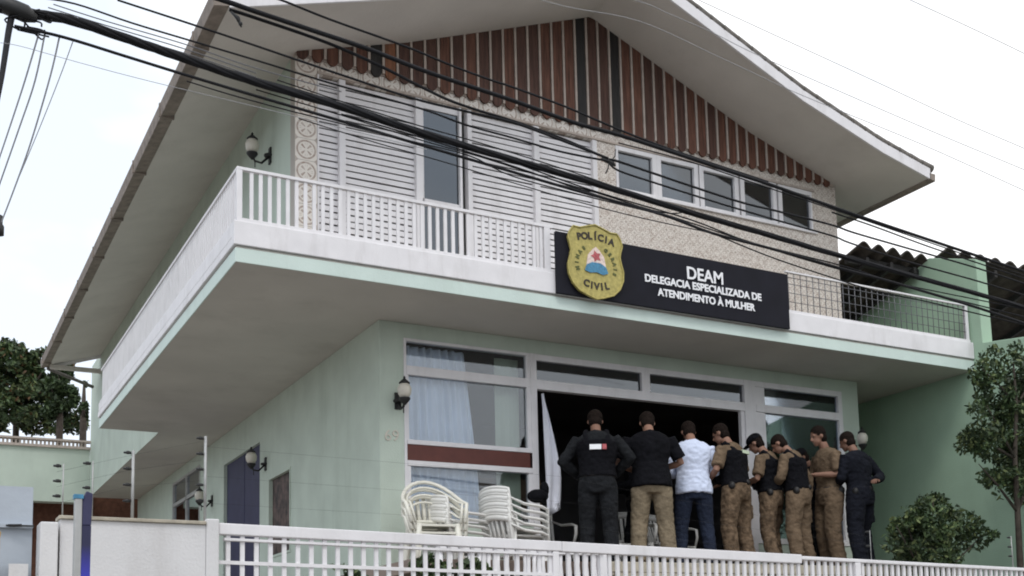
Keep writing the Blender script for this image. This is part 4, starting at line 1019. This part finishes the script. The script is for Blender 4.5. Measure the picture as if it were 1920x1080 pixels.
bigtree('background_tree', 'sparse dark tree crown beside the roof corner behind the annex', [(110, 700, 24, 20), (125, 745, 22, 26), (95, 725, 20, 18), (105, 770, 26, 18)], 21, 5000, .08, 22, [M['leafd'], M['leafm']], [(115, 900), (112, 780), (108, 710)])
bigtree('background_tree', 'narrow dark cypress beside the house corner behind the annex', [(158, 742, 6, 26), (157, 770, 8, 26), (155, 795, 10, 22), (160, 715, 4, 12)], 20, 2600, .06, 23, [M['leafd'], M['leafm']], [(156, 900), (156, 790), (158, 720)])

# ------------------------------------------------------------------ overhead cables
def smooth(pts, n_=5):
    out = []; P = [pts[0]]+pts+[pts[-1]]
    for i in range(1, len(P)-2):
        for k in range(n_):
            t = k/n_; a, b, c, d = P[i-1], P[i], P[i+1], P[i+2]
            out.append(.5*((2*b)+(c-a)*t+(2*a-5*b+4*c-d)*t*t+(3*b-a-3*c+d)*t**3))
    out.append(P[-2]); return out
def wire(pxs, wpx, Y, label, m='cable', name='overhead_cable', group='overhead cables across the facade', bundle=0):
    """wpx: width of the cable in photo pixels at its first and last point"""
    pts = [at(u, v, Y if not isinstance(Y, (list, tuple)) else Y[i]) for i, (u, v) in enumerate(pxs)]
    pts = smooth(pts); n_ = len(pts)
    rr = []
    for i, p in enumerate(pts):
        wd = wpx[0]+(wpx[1]-wpx[0])*i/(n_-1); rr.append(wd/2*((p-CAMC).dot(FV))/FPX)
    mb = MB()
    if bundle:
        for b_ in range(bundle):
            ph = b_*2*math.pi/bundle
            q = [p+Vector((0, math.cos(ph+i*.5), math.sin(ph+i*.5)))*rr[i]*.55 for i, p in enumerate(pts)]
            mb.tube(q, [r_*.6 for r_ in rr], 7)
    else: mb.tube(pts, rr, 7)
    return tag(mb.build(name, M[m]), label, 'cable', group)
WY = -5.2
wire([(-60, 2), (0, 14), (61, 26), (133, 38), (260, 80), (347, 110), (480, 154), (640, 200), (787, 248), (960, 299), (1120, 345), (1290, 397), (1440, 440), (1587, 483), (1833, 551), (1960, 588)], (19, 7), WY, 'thickest black cable bundle sagging across the whole facade', bundle=5)
wire([(300, 96), (400, 128), (480, 150), (640, 196), (787, 244), (960, 297)], (13, 5), WY+.03, 'thick black cable strapped to the main bundle over the louvres', bundle=3)
wire([(27, 49), (120, 70), (240, 107), (353, 142), (480, 180), (640, 227), (790, 272), (960, 322), (1083, 358), (1240, 402), (1335, 437), (1445, 466), (1583, 505), (1673, 529), (1833, 577), (1960, 620)], (6, 5), WY-.05, 'black cable hanging just below the main bundle')
wire([(220, 0), (373, 50), (480, 86), (633, 138), (773, 184), (870, 208), (960, 229), (1050, 262), (1140, 297)], (4, 5), WY+.1, 'thin black cable passing over the left roof corner and the louvres to the splice')
wire([(60, -6), (140, 7), (247, 43), (360, 77), (480, 113), (627, 158), (787, 203), (873, 234), (960, 258), (1050, 284), (1140, 302)], (3.5, 4), WY+.14, 'thin black cable just below its twin, ending at the splice')
wire([(380, -12), (440, 8), (480, 22), (613, 66), (693, 93), (807, 137), (960, 188), (1073, 229), (1160, 253), (1253, 283), (1373, 323), (1440, 345), (1533, 378), (1627, 411), (1740, 449), (1833, 480), (1960, 522)], (10, 5), WY+.2, 'black cable crossing the gable boards and reaching the far right')
wire([(430, 18), (480, 34), (613, 80), (713, 124), (780, 158), (840, 187), (900, 208), (960, 226), (1060, 262), (1142, 299)], (7, 4), WY+.24, 'black cable falling from the top left across the boards to the splice')
wire([(480, -14), (527, 0), (620, 37), (760, 87), (847, 123), (920, 150), (960, 163), (1060, 200), (1153, 240), (1240, 274), (1340, 308), (1440, 341)], (4.5, 4), WY+.3, 'uppermost black cable over the soffit and gable boards')
wire([(1142, 299), (1160, 303), (1225, 325), (1305, 352), (1392, 380), (1462, 397), (1560, 422), (1600, 436), (1700, 465), (1833, 503), (1960, 545)], (5, 3), WY+.15, 'black cable leaving the splice towards the right window row')
wire([(1142, 306), (1160, 320), (1225, 342), (1345, 380), (1402, 397), (1467, 416), (1560, 442), (1595, 456), (1700, 490), (1833, 527), (1960, 566)], (4, 3), WY+.1, 'lower black cable leaving the splice below the window row')
wire([(900, 280), (1000, 318), (1120, 360), (1295, 412), (1410, 455), (1585, 500), (1700, 538), (1833, 572), (1960, 604)], (3, 2.5), WY, 'thin black cable between the two heavy ones over the tiles')
wire([(640, 214), (790, 258), (960, 311), (1120, 366), (1240, 400), (1380, 446), (1445, 466)], (3, 2.5), WY, 'thin black cable under the main bundle over the louvres')
wire([(350, 152), (427, 176), (533, 205), (640, 232), (760, 262), (880, 292), (960, 330), (1100, 368), (1240, 402)], (2.6, 2.4), WY-.1, 'slack thin cable below the bundle across the tile column')
wire([(1335, 437), (1440, 480), (1540, 514), (1640, 545), (1740, 566), (1840, 590), (1960, 618)], (2.6, 2.6), WY, 'thin cable over the right railing, lowest there')
wire([(1560, 398), (1640, 425), (1740, 462), (1830, 492), (1960, 535)], (3, 2.5), WY+.22, 'thin cable close under the long upper one at the right')
wire([(480, 168), (640, 216), (787, 262), (900, 294), (1000, 326), (1120, 362), (1240, 398), (1290, 397)], (2.4, 2.2), WY+.05, 'thin black cable just under the bundle crossing the balcony door glass')
wire([(520, 150), (640, 190), (787, 236), (900, 268), (1060, 318), (1200, 366), (1330, 405), (1440, 440)], (2.4, 2.2), WY+.1, 'thin black cable riding along the top side of the main bundle')
wire([(560, 222), (700, 266), (820, 300), (960, 342), (1083, 378), (1200, 408), (1335, 437)], (2.2, 2), WY-.1, 'lowest slack thin cable over the lower part of the left louvres')
wire([(1160, 268), (1300, 305), (1440, 352), (1560, 392), (1700, 440), (1833, 486), (1960, 530)], (2.4, 2.2), WY+.25, 'thin black cable along the underside of the gable board feet')
wire([(1445, 466), (1480, 478), (1585, 508), (1700, 535), (1833, 562), (1960, 588)], (2.2, 2.2), WY, 'thin cable between the heavy pair at the right railing')
for k, (p_, lab) in enumerate((([(100, 8), (200, 40), (347, 83), (480, 128), (640, 172)], 'upper of the three grey wires above the bundle at the left'),
        ([(90, 14), (200, 48), (347, 92), (480, 137)], 'middle of the three grey wires above the bundle at the left'),
        ([(90, 22), (200, 57), (347, 100), (480, 145)], 'lowest of the three grey wires above the bundle at the left'))):
    wire(p_, (2.2, 2), WY+.05, lab, 'thin', 'overhead_wire', 'thin grey overhead wires')
wire([(0, 80), (40, 87), (140, 115), (233, 140), (333, 165), (500, 205), (640, 240), (800, 280)], (1.1, 1.3), WY-.2, 'very thin grey wire below the cables across the left sky', 'faint', 'overhead_wire', 'thin grey overhead wires')
wire([(1310, 0), (1440, 60), (1640, 152), (1790, 222), (1920, 278), (1990, 308)], (1.2, 1.2), WY+1, 'thin grey wire in the right sky, second from the top', 'faint', 'overhead_wire', 'thin grey overhead wires')
wire([(1060, -30), (1200, 3), (1257, 27), (1338, 62), (1440, 112), (1740, 243), (1920, 318), (1990, 348)], (1.3, 1.2), WY+1, 'thin grey wire in the right sky, third from the top, crossing the roof edge', 'faint', 'overhead_wire', 'thin grey overhead wires')
wire([(940, -22), (1060, 12), (1200, 40), (1338, 102), (1411, 136), (1507, 180), (1727, 270), (1920, 357), (1990, 388)], (1.3, 1.2), WY+1, 'thin grey wire in the right sky, lowest, crossing the soffit', 'faint', 'overhead_wire', 'thin grey overhead wires')
wire([(1690, -8), (1707, 0), (1820, 52), (1920, 100), (1990, 135)], (1.2, 1.2), WY+1, 'thin grey wire highest in the right sky corner', 'faint', 'overhead_wire', 'thin grey overhead wires')
for k, (p_, lab) in enumerate((([(73, 62), (47, 150), (20, 233), (-6, 310)], 'leftmost of four grey service wires dropping at the left edge'),
        ([(84, 64), (66, 150), (36, 240), (-6, 360)], 'second of four grey service wires dropping at the left edge'),
        ([(112, 66), (95, 140), (60, 260), (30, 345), (2, 418)], 'third of four grey service wires, ending at the black clamp'),
        ([(138, 74), (110, 150), (70, 250), (30, 345)], 'rightmost and faintest of four grey service wires'))):
    wire(p_, (3.2, 2.6) if k < 3 else (1.8, 1.6), [WY-.3*i for i in range(len(p_))], lab, 'thin', 'service_wire', 'service wires at the left')
wire([(22, 30), (16, 60), (10, 100), (2, 150), (-14, 230)], (12, 9), [WY, WY-.1, WY-.2, WY-.3, WY-.5], 'thick black cable dropping from the splice box at the left edge', group='overhead cables across the facade')
c = at(0, 424, WY-.9); mb = MB(); mb.lathe(c, [(.004, .05), (.010, .045), (.010, .01), (.016, .0), (.016, -.04), (.004, -.045)], 10)
tag(mb.build('cable_clamp', M['black']), 'small black clamp hanging on a wire at the left edge', 'clamp')
SB = empty('splice_box', (0, 0, 0), 0, 'tangled black cable splice at the top left corner', 'splice box', None)
c0 = at(32, 22, WY-.03); mb = MB(); mb.tube([c0+Vector((-.09, 0, .03)), c0+Vector((-.05, 0, .02)), c0+Vector((.04, 0, 0)), c0+Vector((.09, 0, -.015))], [.015, .045, .045, .02], 12); part(mb, 'housing', M['black'], SB)
mb = MB(); rnd = random.Random(9)
for k in range(9):
    a = c0+Vector((rnd.uniform(-.09, .16), rnd.uniform(-.03, .03), rnd.uniform(-.06, .07))); b = a+Vector((rnd.uniform(-.12, .12), .02, rnd.uniform(-.07, .05))); d = b+Vector((rnd.uniform(-.1, .12), 0, rnd.uniform(-.06, .06)))
    mb.tube(smooth([a, b, d, a+Vector((.02, 0, -.03))]), .0045, 6)
part(mb, 'cable_loops', M['cable'], SB)
c0 = at(1142, 303, WY+.16); mb = MB(); mb.tube([c0+Vector((-.06, 0, .012)), c0+Vector((-.03, 0, .006)), c0+Vector((.03, 0, -.008)), c0+Vector((.05, 0, -.02))], [.006, .017, .016, .006], 10)
mb.tube([c0, c0+Vector((-.01, 0, -.05)), c0+Vector((-.03, 0, -.09))], .005, 6); mb.tube([c0+Vector((.01, 0, 0)), c0+Vector((.05, 0, .05)), c0+Vector((.055, 0, .10))], .004, 6)
tag(mb.build('cable_splice', M['black']), 'small black splice where thin cables meet left of the window row', 'splice')
c0 = at(446, 34, WY+.2); mb = MB(); mb.tube([c0+Vector((-.04, 0, .03)), c0, c0+Vector((.02, 0, -.05))], [.006, .014, .005], 8); mb.ell(c0+Vector((.015, 0, -.03)), .012, .012, .014)
tag(mb.build('cable_clamp', M['black']), 'small black clamp on the cable under the left roof corner', 'clamp')
